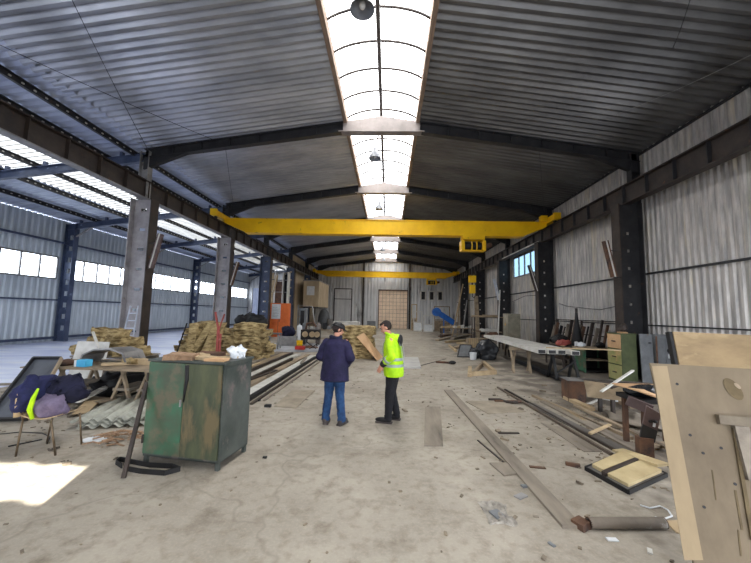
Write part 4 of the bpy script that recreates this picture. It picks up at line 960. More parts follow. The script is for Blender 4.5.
# bracket in mid floor
p = G(506, 402.5); t = thing('bent_bracket', 'dark bent iron bracket lying in the middle of the right floor', 'bracket', p)
MB().tube([(-.35, .12, .03), (-.1, .1, .04), (.0, -.05, .03), (.12, -.1, .03), (.3, -.05, .04), (.33, .05, .03)], .028, 6).build('arm', STEEL_DK, parent=t); MB().tube([(-.25, .0, .03), (.28, .04, .03)], .02, 6).build('rod', RUST, parent=t)
# small scrap right of the man, triangular frame
p = G(445, 362); t = thing('iron_hook', 'small dark iron fitting on the floor between the far scrap and the man in yellow', 'fitting', G(444, 363.5)); MB().tube([(-.3, .1, .04), (0, .0, .05), (.25, -.12, .05)], .04, 6).build('shank', RUST, parent=t); MB().ell((.3, -.15, .07), (.14, .1, .07)).build('head', BLK, parent=t)
a, b2, d_ = G(470, 376), G(495, 374), G(483, 364); c = (a + b2 + d_) / 3
t = thing('timber_triangle', 'triangular frame of squared timber on the floor before the black bag', 'timber frame', c)
for u, v_, w_ in ((a, b2, .14), (b2, d_, .12), (a.lerp(b2, .12), d_, .07)): MB().bar(u - c + V((0, 0, .06)), v_ - c + V((0, 0, .06)), w_, .12).build('beam', WOODY if w_ > .1 else WOOD, parent=t)
board('short post lying left of the timber triangle', G(469.5, 377), G(470, 369), .12, .1, WOODY, 'short_post', 'post')
board('thin rod left of the small iron fitting', G(420, 366), G(446, 359), .02, .02, STEEL_DK, 'thin_rod', 'rod')
# cement splash
b_ = slab(.26, .36, .012, 140, 12, 12, 1, .05, 8); o = tag(b_.build('cement_splash', CEM), 'pale cement splash stuck to the floor left of the long plank', 'cement'); o.location = G(497, 514)
for p_ in o.data.vertices:
    if p_.co.z < 0: p_.co.z = 0
scrap('dark hardened core in the pale cement splash', G(497, 516, .0) + V((0, 0, .012)), .1, .12, .012, .4, GREYB, 'cement_core', 'cement', seed=141)
# tray with yellowed panels
cs_ = [G(585.4, 470.5), G(628.6, 494.5), G(667, 477), G(620.6, 456)]; c = sum(cs_, V((0, 0, 0))) / 4
t = thing('panel_tray', 'black framed tray with two yellowed panels lying on the right floor', 'tray', c)
q = [p - c for p in cs_]
MB().prism([p + V((0, 0, .03)) for p in q], (0, 0, 1), .012).build('tray_sheet', GRYS, parent=t)
for i in range(4): MB().bar(q[i] + V((0, 0, .025)), q[(i + 1) % 4] + V((0, 0, .025)), .022, .045).build('rim', BLK, parent=t)
def bl(u, v_, z=0): return q[0].lerp(q[1], v_).lerp(q[3].lerp(q[2], v_), u) + V((0, 0, z))
MB().prism([bl(.08, .1, .05), bl(.08, .38, .05), bl(.92, .38, .05), bl(.92, .06, .05)], (0, 0, 1), .04).build('yellow_panel', YELP, parent=t)
MB().prism([bl(.06, .5, .05), bl(.06, .95, .05), bl(.93, .95, .05), bl(.93, .5, .05)], (0, 0, 1), .035).build('yellow_panel', YELP, parent=t)
MB().bar(bl(.02, .44, .07), bl(.97, .44, .07), .045, .05).build('cross_rail', STEEL_DK, parent=t)
u0, u1 = G(618, 454), G(664, 474); board('second yellowed panel strip lying behind the black framed tray', u0, u1, .2, .03, YELP, 'loose_yellow_panel', 'panel', z0=.04, z1=.09)
# pipe
a, b2 = G(588.6, 528.5), G(664, 528.5); c = (a + b2) / 2; L = (b2 - a).length
t = thing('steel_pipe', 'short grey steel pipe lying on the front right floor', 'pipe', c + V((0, 0, 0)), math.atan2(b2.y - a.y, b2.x - a.x))
m = MB()
for r_, flip in ((.048, 0), (.04, 1)): m.tube([(-L / 2, 0, .048), (L / 2, 0, .048)], r_, 20, cap=False)
m.build('barrel', mat('dusty_pipe', (122, 112, 100), (96, 88, 80), s=3, rough=.7, spot=(160, 158, 154), ss=4), parent=t, smooth=True)
for s_ in (-1, 1): MB().lathe([(.04, 0), (.048, 0), (.048, .008), (.04, .008)], n=20).build('end_ring', RUST, parent=t)
for ch_, s_ in zip(t.children[1:], (-1, 1)): ch_.rotation_euler = (0, PI / 2, 0); ch_.location = (s_ * L / 2, 0, .048)
scrap('crumpled brown foil at the left end of the steel pipe', G(582, 527), .14, .12, .05, .5, RUST, 'brown_foil', 'foil', seed=150)
sheet('pale broken board at the right end of the steel pipe', [(665, 522), (683, 521), (684, 535), (676, 533)], .012, WOODY, 'broken_board', 'board')
pts = [G(*w_, .012) for w_ in ((640, 505), (650, 508), (660, 506), (668, 510), (672, 516), (664, 519), (655, 517))]; c = pts[0].copy()
tag(MB().tube([p - c for p in pts], .008, 6).build('loose_wire', PAPER, smooth=True), 'pale loose wire curled on the floor above the pipe', 'wire').location = c
for i, (px_, py_, s_) in enumerate([(612, 540, .09), (650, 552, .07), (552, 545, .06), (536, 517, .05)]):
    scrap('small chip on the bare front floor, ' + ['in front of the pipe', 'near the big plywood sheet', 'before the plank end', 'left of the plank end'][i], G(px_, py_), s_, s_ * .5, .012, i, [PAPER, WHITE, GREYB, WOODG][i], 'floor_chip', 'chip', 'chips on the front floor', 160 + i)
# fine debris nobody could count
random.seed(33); m = MB()
for k in range(1500):
    if k < 800: x, y = random.gauss(4.6, 1.3), random.gauss(6.4, 1.5)
    elif k < 1150: x, y = random.uniform(-5.5, 4), random.uniform(2.6, 12)
    else: x, y = random.gauss(-5.4, 1.1), random.gauss(6.4, 1.3)
    if y < 2.4 or x > 8.4 or x < -8.4: continue
    s_ = random.uniform(.006, .03) * (1 if random.random() < .93 else 2.2); m.box((x, y, s_ * .25), (s_ * random.uniform(1, 2.6), s_, s_ * .5), m=Matrix.Rotation(random.uniform(0, 6.28), 3, 'Z') @ Matrix.Rotation(random.uniform(-.4, .4), 3, 'X'))
tag(m.build('floor_grit', mat('grit', (150, 136, 116), (84, 76, 68), s=1.5, rough=.95)), 'fine grit and splinters scattered over the concrete floor', 'debris', kind='stuff')

# ================================================================ trestles with white beams
t = thing('wooden_sawhorse', 'wooden sawhorse with pale legs under the left end of the white beams', 'sawhorse', (4.62, 12.0, 0))
MB().bb(-.38, .38, -.05, .05, .74, .82).build('top_rail', WOOD, parent=t)
for sx in (-.32, -.18, .24, .34):
    MB().bar((sx, -.26 if sx in (-.32, .24) else .26, 0), (sx, 0, .76), .07, .05).build('leg', WOOD, parent=t)
t = thing('black_sawhorse', 'black painted sawhorse under the near end of the white beams', 'sawhorse', (5.5, 10.9, 0))
MB().bb(-.4, .4, -.06, .06, .74, .82).build('top_rail', BLK, parent=t)
for sx in (-.3, .3):
    for sy in (-1, 1): MB().bar((sx * 1.1, sy * .3, 0), (sx, 0, .76), .08, .05).build('leg', BLK, parent=t)
MB().bar((-.3, -.2, .2), (.3, -.2, .6), .05, .03).build('brace', BLK, parent=t)
t = thing('far_sawhorse', 'hidden dark sawhorse under the far end of the white beams', 'sawhorse', (5.3, 16.4, 0)); MB().bb(-.5, .5, -.06, .06, .74, .82).build('top_rail', STEEL_DK, parent=t)
for sx in (-.4, .4):
    for sy in (-1, 1): MB().bar((sx, sy * .28, 0), (sx, 0, .76), .07, .05).build('leg', STEEL_DK, parent=t)
for i, (xn, yn, xf, yf) in enumerate([(4.62, 10.35, 4.98, 17.3), (4.9, 10.3, 5.2, 17.2), (5.18, 10.3, 5.42, 17.4), (5.5, 10.15, 5.66, 17.2)]):
    a, b2 = V((xn, yn, .82)), V((xf, yf, .82)); c = (a + b2) / 2
    t = thing('white_box_beam', 'long white box beam on the sawhorses, ' + ['leftmost of the four', 'second from the left', 'third from the left', 'rightmost of the four'][i], 'beam', c, 0, 'white box beams on sawhorses')
    MB().bar(a - c + V((0, 0, .06)), b2 - c + V((0, 0, .06)), .24, .12).build('profile', WHITE, parent=t); d_ = (b2 - a).normalized(); MB().bar(a - c + V((0, 0, .06)) - d_ * .012, a - c + V((0, 0, .06)) + d_ * .0, .2, .1).build('open_end', BLK, parent=t)
board('long dark rail on the floor under the white beams', G(514, 361), G(575, 386), .2, .12, STEEL_BLK, 'floor_rail', 'rail')
a, b2 = V((5.0, 10.9, .94)), V((6.9, 10.3, .94)); board('thin pale lath lying over the near ends of the white beams', a, b2, .06, .03, WOODY, 'lath', 'lath', z0=.94, z1=.97)
# electric cabinet
x0_ = 7.05; t = thing('electric_cabinet', 'grey-beige electric switch cabinet with yellow sign by the right columns', 'cabinet', (7.35, 20.3, 0))
MB().bb(-.35, .35, -.4, .5, .1, 2.05).build('body', mat('beige_enamel', (158, 152, 134), (132, 126, 110), s=3, rough=.5), parent=t, bevel=.01)
MB().bb(-.362, -.35, -.35, .45, .2, 1.95).build('door', mat('beige_enamel2', (172, 166, 148), (150, 144, 128), s=3, rough=.5), parent=t)
MB().prism([(-.365, -.02, 1.35), (-.365, .16, 1.35), (-.365, .07, 1.52)], (-1, 0, 0), .004).build('warning_sign', YEL, parent=t)
MB().bb(-.38, .36, -.42, .52, 0, .1).build('plinth', STEEL_DK, parent=t)
# bags and bucket
lumpy('rubbish_bag', 'big shiny black rubbish bag on the floor before the white beams', 'bag', V((4.35, 15.0, 0)), (.42, .36, .48), 170, BAG, amt=.2, sc=3)
lumpy('rubbish_bag', 'small grey-black bag slumped left of the big rubbish bag', 'bag', V((3.9, 15.35, 0)), (.26, .25, .28), 171, BAG, amt=.25, sc=4)
cyl('paint_bucket', 'small white bucket beside the rubbish bags', 'bucket', 3.72, 14.9, .15, .3, PAPER, neck=False)
t = thing('tilted_steel_frame', 'dark steel frame tilted on the floor left of the rubbish bags', 'frame', (3.55, 15.9, 0))
for u, v_ in (((-.35, -.3, .02), (-.1, .3, .5)), ((.35, -.3, .02), (.4, .3, .5)), ((-.35, -.3, .02), (.35, -.3, .02)), ((-.1, .3, .5), (.4, .3, .5))): MB().bar(u, v_, .05, .05).build('rail', STEEL_BLK, parent=t)
MB().prism([(-.3, -.28, .03), (.33, -.28, .03), (.38, .28, .49), (-.08, .28, .49)], (0, 0, 1), .01).build('glass_pane', GREYB, parent=t)
x = A(472, 343, 18).x; t = thing('slatted_crate', 'cream slatted crate standing behind the tilted steel frame', 'crate', (x, 18, 0))
for k in range(5): MB().bb(-.22 + k * .1, -.15 + k * .1, -.22, -.2, .05, .72).build('slat', WOODY, parent=t)
MB().bb(-.25, .25, -.2, .2, 0, .7).build('box', WOOD, parent=t)
# shelf bench row with boards at Y ~ 20
t = legt('work_shelf', 'open two-level rack of boards at the right columns behind the rubbish bags', 'rack', A(487, 325, 20).x, 20.0, 1.7, .7, 1.85, WOOD, STEEL_DK, shelf=.95)
for i, (dx, dy, dz, L, r, mm, lb) in enumerate([(.1, 0, .98, 1.1, .3, WHITE, 'white board lying tilted on the middle level of the rack'), (-.1, .1, 1.85, 1.5, .05, WOODY, 'light board on top of the rack'), (.2, -.1, 1.88, .9, -.1, WOOD, 'shorter brown board topmost on the rack'), (-.4, -.1, .98, .5, .6, RUST, 'brown block on the left of the middle rack level')]):
    scrap(lb, V((A(487, 325, 20).x + dx, 20 + dy, dz + (.03 if i == 2 else 0))), L, .22, .05 if i else .16, r, mm, 'rack_board', 'board', 'boards on the rack', 180 + i)
t = legt('low_bench', 'low timber bench in front of the rack with machine scraps', 'bench', 5.6, 18.3, 1.5, .6, .7, WOOD, WOOD)
lumpy('scrap_bundle', 'dark bundle of fittings on the low timber bench', 'bundle', V((5.6, 18.3, .7)), (.5, .22, .16), 190, RUST, amt=.4, sc=6)
a, b2 = A(497, 333, 18), A(500, 290, 18.6); a.z = 0
tag(MB().tube([(0, 0, 0), b2 - a], .035, 6).build('leaning_pole', WHITE), 'long white pole leaning by the third right column behind the rack', 'pole').location = a
# far right: frames etc
def frame3(label, px0, px1, py0, Y, m, z=0, lean=.12):
    a, b2 = A(px0, py0, Y), A(px1, py0, Y); w_ = b2.x - a.x; h = a.z
    t = thing('window_frame_leaf', label, 'window frame', ((a.x + b2.x) / 2, Y, 0), 0, 'old frames by the end wall')
    f = lambda x, zz: V((x, lean * zz, zz))
    for u, v_ in ((f(-w_ / 2, 0), f(-w_ / 2, h)), (f(w_ / 2, 0), f(w_ / 2, h))): MB().bar(u, v_, .1, .07).build('stile', m, parent=t)
    for k in (.05, h * .45, h - .05): MB().bar(f(-w_ / 2, k), f(w_ / 2, k), .07, .1).build('rail', m, parent=t)
    MB().prism([f(-w_ / 2, .1), f(w_ / 2, .1), f(w_ / 2, h * .42), f(-w_ / 2, h * .42)], (0, 1, 0), .02).build('lower_panel', PAPER if m is WHITE else WOOD, parent=t)
frame3('white door frame leaning by the end wall right of the gate', 414, 422, 311, 37, WHITE)
frame3('lower white frame second right of the gate', 424, 433, 315, 36.2, WHITE)
frame3('large brown frame leaning behind the blue hoist', 435, 450, 306, 38.5, WOOD)
frame3('thin cream frame in the back right of the gate', 412, 417, 304, 39.2, WOODY)
sc_ = A(446, 317, 33); t = thing('blue_conveyor', 'bright blue conveyor arm slanting among the scrap near the end wall', 'machine', (sc_.x, 33, 0))
a, b2 = A(437, 312, 33) , A(454, 323, 33); f = MB(); f.bar(a, b2, .55, .5); f.build('arm', BLUEP, parent=t, world=True, bevel=.03)
MB().tube([a + V((-.05, -.3, 0)), a + V((-.05, .3, 0))], .42, 14).build('drum', BLUEP, parent=t, world=True); MB().bb(b2.x - .25, b2.x + .35, 32.8, 33.2, 0, b2.z + .1).build('stand', STEEL_LT, parent=t, world=True)
m1 = a.lerp(b2, .4); MB().bar((m1.x, 33, 0), (m1.x, 33, m1.z), .1, .1).build('leg', BLUEP, parent=t, world=True)
legt('scrap_table', 'long table piled with scrap before the blue conveyor', 'table', A(458, 330, 27).x, 27.5, 2.6, .9, .85, WOOD, STEEL_DK, shelf=.35)
random.seed(8)
for i in range(8):
    x = A(458, 330, 27).x - 1.1 + .31 * i
    scrap('scrap piece on the long table before the blue conveyor, %s from the left' % ['first', 'second', 'third', 'fourth', 'fifth', 'sixth', 'seventh', 'eighth'][i], V((x, 27.3 + .1 * (i % 3), .85)), .28, .2, random.uniform(.08, .28), random.uniform(-.3, .3), random.choice([RUST, WOODY, GREYB, WHITE, WOOD]), 'scrap_piece', 'scrap', 'scrap on the far table', 200 + i)
for i, (pa, pb, w_, mm) in enumerate([((437, 341), (452, 338), .25, WOOD), ((446, 343), (470, 341), .2, WOODY), ((452, 340), (468, 336), .3, WOODG), ((449, 346), (456, 352), .1, WOODY), ((455, 349), (466, 346), .25, WOOD), ((462, 351), (472, 356), .12, WOODG), ((440, 337), (450, 335), .3, RUST), ((458, 344), (474, 346), .3, WOODY)]):
    board('timber scrap lying on the far right floor, %s' % ['far left piece of the heap', 'long yellow piece', 'broad grey piece at the back', 'short piece sticking toward the aisle', 'broad piece in the middle', 'narrow grey piece near the slatted crate', 'rusty piece under the blue conveyor', 'yellow piece before the scrap table'][i], G(*pa), G(*pb), w_, .1 + .03 * (i % 3), mm, 'timber_scrap', 'timber', 'timber scraps on the far right floor')
for i, (p0, p1, mm) in enumerate([((452, 330), (463, 284), WOODY), ((457, 332), (460, 296), WOOD), ((478, 332), (476, 296), WOOD), ((462, 333), (467, 300), STEEL_LT)]):
    Yq = [30, 30.5, 25.5, 29][i]; a = A(*p0, Yq); b2 = A(*p1, Yq + .4); a.z = 0
    tag(MB().bar((0, 0, 0), b2 - a, .1 if i != 2 else .3, .06, up=(0, 1, 0)).build('leaning_timber', mm), 'tall timber leaning near the far right columns, ' + ['the slanting yellow one', 'the shorter brown one', 'the broad one by the hook block', 'the grey steel one'][i], 'timber', 'timbers leaning at the far right').location = a
# pipe rack on the right wall
t = thing('bar_rack', 'steel bar rack along the right wall between the first two columns', 'rack', (8.2, 14.6, 0))
for y in (-2.2, 0, 2.0): MB().bb(-.03, .03, y - .03, y + .03, 0, 1.8).build('post', STEEL_DK, parent=t)
for z in (1.78, 1.2): MB().bb(-.03, .03, -2.3, 2.1, z, z + .04).build('rail', STEEL_DK, parent=t)
MB().bb(-.3, .2, -2.3, 2.1, .6, .65).build('shelf', STEEL_DK, parent=t)
random.seed(17); nm = ['first', 'second', 'third', 'fourth', 'fifth', 'sixth', 'seventh', 'eighth', 'ninth', 'tenth', 'eleventh', 'twelfth', 'thirteenth', 'fourteenth']
for i in range(14):
    y = 12.7 + .3 * i; h = random.uniform(.8, 1.2); mm = [RUST, STEEL_DK, WOODG, STEEL_DK, BLK, RUST, WOODG][i % 7]
    tag(MB().bar((0, 0, 0), (.26, .05, h), random.choice([.05, .08, .12]), .05, up=(0, 1, 0)).build('leaning_bar', mm), 'bar leaning on the rack at the right wall, %s from the near end' % nm[i], 'bar', 'bars leaning on the rack').location = (7.84, y, .66)
t = legt('tool_bench', 'dark cluttered workbench at the right wall with an open green front', 'workbench', 7.35, 12.55, .95, .75, .86, WOOD, GREENC, shelf=.42)
MB().bb(-.47, -.45, -.36, .36, .05, .8).build('side_panel', GREENC, parent=t); MB().bb(-.45, .45, .33, .36, .05, .8).build('back_panel', BLK, parent=t); MB().bb(-.45, .45, -.33, .33, .04, .08).build('bottom_shelf', BLK, parent=t)
MB().bb(.45, .47, -.36, .36, .05, .8).build('side_panel', STEEL_DK, parent=t)
lumpy('grey_motor', 'small dark motor sitting on the open green workbench', 'motor', V((7.6, 12.45, .86)), (.16, .12, .11), 210, BLK)
lumpy('white_cloth', 'white cloth heap left on the open green workbench', 'cloth', V((7.05, 12.6, .86)), (.14, .12, .09), 211, PAPER)
legt('vise_bench', 'long dark bench left of the open green workbench', 'workbench', 7.1, 13.9, .9, 1.5, .8, STEEL_DK, STEEL_DK, shelf=.3)
lumpy('rag_heap', 'reddish rag heap on the long dark bench', 'rag', V((6.9, 13.6, .8)), (.25, .3, .14), 212, REDP, amt=.4)
lumpy('grey_bundle', 'grey bundle of hoses at the far end of the long dark bench', 'bundle', V((7.1, 14.3, .8)), (.3, .25, .2), 213, BLK, amt=.4)
cyl('oil_can', 'small white can on the long dark bench', 'can', 7.3, 13.4, .07, .2, PAPER, z=.8)
board('light board lying on the long dark bench', V((6.75, 13.3, 0)), V((7.0, 14.5, 0)), .12, .03, WOODY, 'bench_board', 'board', z0=.8, z1=.8)
t = thing('black_funnel', 'dark tapering hopper standing by the rack at the right wall', 'hopper', (A(581, 330, 14).x, 14.3, 0)); MB().lathe([(.02, 2.15), (.05, 2.1), (.08, 1.7), (.2, 1.0), (.22, .5), (.2, 0), (0, 0)], n=14).build('cone', BLK, parent=t, smooth=True); MB().lathe([(0, 2.1), (.05, 2.1), (.05, 2.3), (0, 2.3)], n=10).build('nozzle', STEEL_DK, parent=t)
# olive cabinet
t = thing('olive_drawer_cabinet', 'olive green cabinet with faded drawers at the nearest right column', 'cabinet', (7.3, 10.87, 0))
MB().bb(-.22, .22, -.33, .33, .0, 1.45).build('body', OLIVE, parent=t, bevel=.008)
for k in range(3): dd = MB().bb(-.235, -.22, -.3, .3, .06 + .47 * k, .49 + .47 * k).build('drawer', OLIVEL if k < 2 else PEACH, parent=t); MB().bb(-.26, -.235, -.08, .08, .26 + .47 * k, .29 + .47 * k).build('handle', STEEL_DK, parent=dd)
MB().bb(-.24, .24, -.35, .35, 1.45, 1.47).build('top_panel', OLIVE, parent=t)
lumpy('machine_vise', 'dark machine part standing on the olive cabinet', 'machine part', V((7.42, 10.95, 1.47)), (.1, .12, .17), 220, STEEL_DK, amt=.3, sc=6); scrap('tan cardboard tray on the left of the olive cabinet top', V((7.25, 10.75, 1.47)), .16, .25, .04, 0, PEACH, 'cardboard_tray', 'tray', seed=221)
t = thing('detached_grey_panel', 'grey-blue sheet metal panel leaning right of the olive cabinet', 'panel', (7.74, 10.45, 0)); MB().box((0, 0, .75), (.36, .03, 1.45), m=Matrix.Rotation(-.04, 3, 'X')).build('sheet', GREYB, parent=t); MB().bb(.06, .12, -.04, -.01, 1.2, 1.23).build('slot', BLK, parent=t); MB().bb(-.18, -.15, -.02, .03, 0, .05).build('foot', RUST, parent=t)
t = thing('grey_locker', 'grey-blue locker with round gauge right of the leaning locker door', 'locker', (8.25, 10.6, 0)); MB().bb(-.26, .26, -.2, .2, 0, 1.46).build('body', GREYB, parent=t, bevel=.01); MB().bb(-.24, -.02, -.215, -.2, .08, 1.4).build('door', GREYB, parent=t); MB().bb(.0, .24, -.215, -.2, .08, 1.4).build('door', GREYB, parent=t)
MB().tube([(.1, -.28, 1.0), (.1, -.21, 1.0)], .07, 14).build('gauge', BLK, parent=t); MB().bb(.05, .15, -.26, -.21, .78, .9).build('plate', PAPER, parent=t)
board('narrow rusty upright strip between the two grey lockers', V((7.96, 10.35, 0)), V((7.97, 10.36, 0)), .04, 1.42, RUST, 'upright_strip', 'strip')
# foreground right stuff
t = thing('rusty_steel_box', 'open rusty steel box standing on the right floor', 'box', (G(576, 401).x, G(575, 401).y + .1, 0), -.12); w_ = .18
hbx = A(567, 380, G(575, 401).y).z
MB().bb(-w_, w_, -.2, -.185, 0, hbx).build('front_plate', RUST, parent=t); MB().bb(-w_, w_, .185, .2, 0, hbx).build('back_plate', RUST, parent=t)
for s_ in (-1, 1): MB().bb(s_ * w_ - .008, s_ * w_ + .008, -.2, .2, 0, hbx).build('side_plate', RUST, parent=t)
MB().bb(-w_ - .03, w_ + .03, -.23, .2, hbx, hbx + .015).build('top_flange', GRYS, parent=t)
a, b2 = A(601, 391.5, 6.2), A(633, 370.5, 6.9)
tag(MB().bar((0, 0, 0), b2 - a, .045, .025).build('white_lath', WHITE), 'white lath propped up in front of the olive cabinet', 'lath').location = a
a, b2 = A(572, 377.5, 8.6), A(662, 384, 6.4); tag(MB().bar((0, 0, 0), b2 - a, .22, .06).build('grey_channel', mat('grey_wood_beam', (104, 98, 92), (78, 74, 70), s=3, bump=.2)), 'long grey channel lying across the trestles in front of the olive cabinet', 'channel').location = a + V((0, 0, -.03))
t = legt('low_steel_trestle', 'low steel trestle carrying the grey channel near the big plywood sheet', 'trestle', (a.x + b2.x) / 2 + .35, 7.1, 1.5, .5, .6, STEEL_DK, STEEL_DK)
for q_ in (0,):
    u = A(606, 382, 6.6); t = legt('channel_stand', 'small stand under the left end of the long grey channel', 'stand', a.x + .25, 8.4, .4, .3, a.z - .07, STEEL_DK, STEEL_DK)
q = [A(612, 383, 5.9), A(655, 384, 5.9), A(660, 398, 5.0), A(640, 391, 5.0)]; c = q[0].copy(); tag(MB().prism([p - c for p in q], (0, 0, -1), .015).build('peach_board', PEACH), 'peach plywood triangle sticking out behind the big plywood sheet', 'board').location = c
TX = A(648, 400, 5.0).x
t = thing('scrap_bench', 'dark steel bench behind the left edge of the big plywood sheet', 'bench', (TX + .25, 5.35, 0)); hz = A(640, 398, 5.2).z
MB().bb(-.3, .5, -.25, .25, hz - .06, hz).build('top', BLK, parent=t)
for sx in (-.2, .4):
    for sy in (-.2, .2): MB().bb(sx - .03, sx + .03, sy - .03, sy + .03, 0, hz - .08).build('leg', RUST, parent=t)
lumpy('black_foil_heap', 'black foil heap on the scrap bench behind the big plywood sheet', 'foil', V((TX + .25, 5.35, hz)), (.3, .2, .08), 230, BAG, amt=.35, sc=5)
a, b2 = A(627, 400, 5.1), A(652, 410, 4.95); tag(MB().bar((0, 0, 0), b2 - a, .08, .13).build('brown_beam', RUSTP), 'purple-brown beam end lying before the scrap bench', 'beam').location = a
q = [A(640, 437, 4.95), A(655, 443, 4.9), A(661, 414, 4.8), A(647, 406, 4.85)]; c = q[0].copy(); n_ = (q[1] - q[0]).cross(q[3] - q[0]).normalized(); n_ = n_ if n_.y > 0 else -n_
zmin = min(p.z for p in q)
t = thing('tilted_machine_plate', 'purple-brown machine plate with dark lower band leaning by the plywood sheet', 'plate', c)
q = [p - c for p in q]; MB().prism([q[0].lerp(q[3], .42), q[1].lerp(q[2], .42), q[2], q[3]], n_, .04).build('upper_plate', RUSTP, parent=t); MB().prism([q[0], q[1], q[1].lerp(q[2], .42), q[0].lerp(q[3], .42)], n_, .04).build('lower_plate', STEEL_BLK, parent=t)
mid = q[0].lerp(q[2], .7); MB().ell(mid - n_ * .02, (.03, .02, .02)).build('knob', BLK, parent=t); MB().ell(q[1].lerp(q[3], .6) - n_ * .02, (.03, .02, .02)).build('knob', BLK, parent=t)
pp = q[1].lerp(q[2], .5).lerp(q[0].lerp(q[3], .5), .3); MB().bar(pp - n_ * .012, pp + V((0.02, 0, .1)) - n_ * .012, .03, .01).build('white_tag', PAPER, parent=t)
board('short support block under the tilted machine plate', V((c.x - .02, c.y + .03, 0)), V((c.x + .15, c.y, 0)), .12, max(.02, c.z), RUST, 'support_block', 'block')
lumpy('plank_heap_core', 'grey heap of broken laths between the rusty box and the plywood sheet', 'debris', V((4.7, 6.6, 0)), (.5, .5, .07), 231, WOODG, amt=.5, sc=4)
for i, (pa, pb, w_, mm, lb) in enumerate([((600, 398), (618, 402), .14, PAPER, 'white lath end on the floor right of the rusty box'), ((603, 424), (622, 428), .3, WOODG, 'square grey board before the scrap bench'), ((597, 414), (612, 424), .06, WOODG, 'thin grey stick before the scrap bench'), ((622, 404), (634, 409), .16, WOOD, 'brown block before the scrap bench'), ((588, 405), (600, 399), .05, WHITE, 'thin pale lath touching the rusty box'), ((640, 452), (668, 447), .1, WOOD, 'short board by the foot of the plywood sheet'), ((590, 437), (610, 428), .05, WOODY, 'thin splinter across the wide planks')]):
    board(lb, G(*pa), G(*pb), w_, .03 if i != 3 else .1, mm, 'wood_scrap', 'scrap', 'scraps at the right bench', z0=.0 if i < 5 else .04, z1=.0 if i < 5 else .04)
q = [A(584, 380.5, 7.4), A(629, 387, 6.75), A(630, 402, 6.35), A(588, 397, 7.0)]; c = q[3].copy(); c.z = min(p.z for p in q)
tag(MB().prism([p - c for p in q], (0, 1, .3), .018).build('tan_board', mat('tan_board', (160, 142, 116), (130, 114, 92), s=3, bump=.15)), 'broad tan board leaning low between the rusty box and the scrap bench', 'board').location = c
# big plywood sheets
bl_, br_ = V((1.98, 2.28, 0)), V((3.6, 1.92, 0)); tl_ = A(650, 363, 2.66); tr_ = A(751, 369, 2.5); tr_ = tl_ + (tr_ - tl_) * 1.9
br_ = bl_ + (tr_ - tl_)
c = bl_.copy(); n_ = (br_ - bl_).cross(tl_ - bl_).normalized(); n_ = n_ if n_.y > 0 else -n_
t = thing('formwork_panel', 'big stained plywood formwork panel leaning in the right foreground', 'plywood panel', c)
q = [p - c for p in (bl_, br_, tr_, tl_)]
for p in q: p.z += .0
MB().prism(q, n_, .022).build('sheet', FORM, parent=t)
def onp(px_, py_):
    r = ray(px_, py_); k_ = (tl_ - EYE).dot(n_) / r.dot(n_); return EYE + r * k_ - c
ux = (q[1] - q[0]).normalized(); uz = (q[3] - q[0]).normalized()
def disc(px_, py_, rw, rh, m, name, th=.004, rot=.0):
    o_ = onp(px_, py_); cr, sr = math.cos(rot), math.sin(rot)
    return MB().prism([o_ + ux * (cr * rw * math.cos(a_) - sr * rh * math.sin(a_)) + uz * (sr * rw * math.cos(a_) + cr * rh * math.sin(a_)) - n_ * .001 for a_ in [2 * PI * k_ / 24 for k_ in range(24)]], -n_, th).build(name, m, parent=t)
STN = mat('knot_stain', (104, 90, 66), (84, 72, 52), s=8, rough=.9)
disc(733, 389, .042, .075, STN, 'round_recess', .003, .35); disc(737, 386, .012, .022, WOOD, 'plug', .006, .6)
for hx_, hy_ in ((677, 384), (690, 435), (704, 507), (735, 484), (703, 453), (721, 448)): disc(hx_, hy_, .009, .009, BLK, 'bolt_hole', .002)
for (a_, b_, w_) in (((735, 490), (742, 530), .012), ((738, 530), (741, 556), .008), ((712, 470), (716, 500), .006)): MB().bar(onp(*a_) - n_ * .002, onp(*b_) - n_ * .002, w_, .003, up=n_).build('dark_scar', STN, parent=t)
# clamp rail fixed on the panel
a, b2 = onp(716, 419), onp(770, 424); MB().bar(a - n_ * .02, b2 - n_ * .02, .06, .04, up=n_).build('clamp_rail', mat('mortar_rail', (122, 110, 92), (98, 88, 74), s=4, bump=.2), parent=t)
a, b2 = onp(738, 426), onp(752, 480); MB().bar(a - n_ * .02, b2 - n_ * .02, .075, .04, up=n_).build('clamp_post', WOODG, parent=t)
MB().bar(onp(733, 428) - n_ * .008, onp(752, 540) - n_ * .008, .02, .012, up=n_).build('groove', STN, parent=t)
# ledge strip, a lighter veneer strip at left
MB().prism([onp(652, 366), onp(667, 366), onp(703, 560), onp(684, 560)], -n_, .003).build('edge_strip', mat('bare_ply_edge', (150, 132, 104), (126, 110, 86), s=2, rough=.8, st=(1, 1, .4)), parent=t)
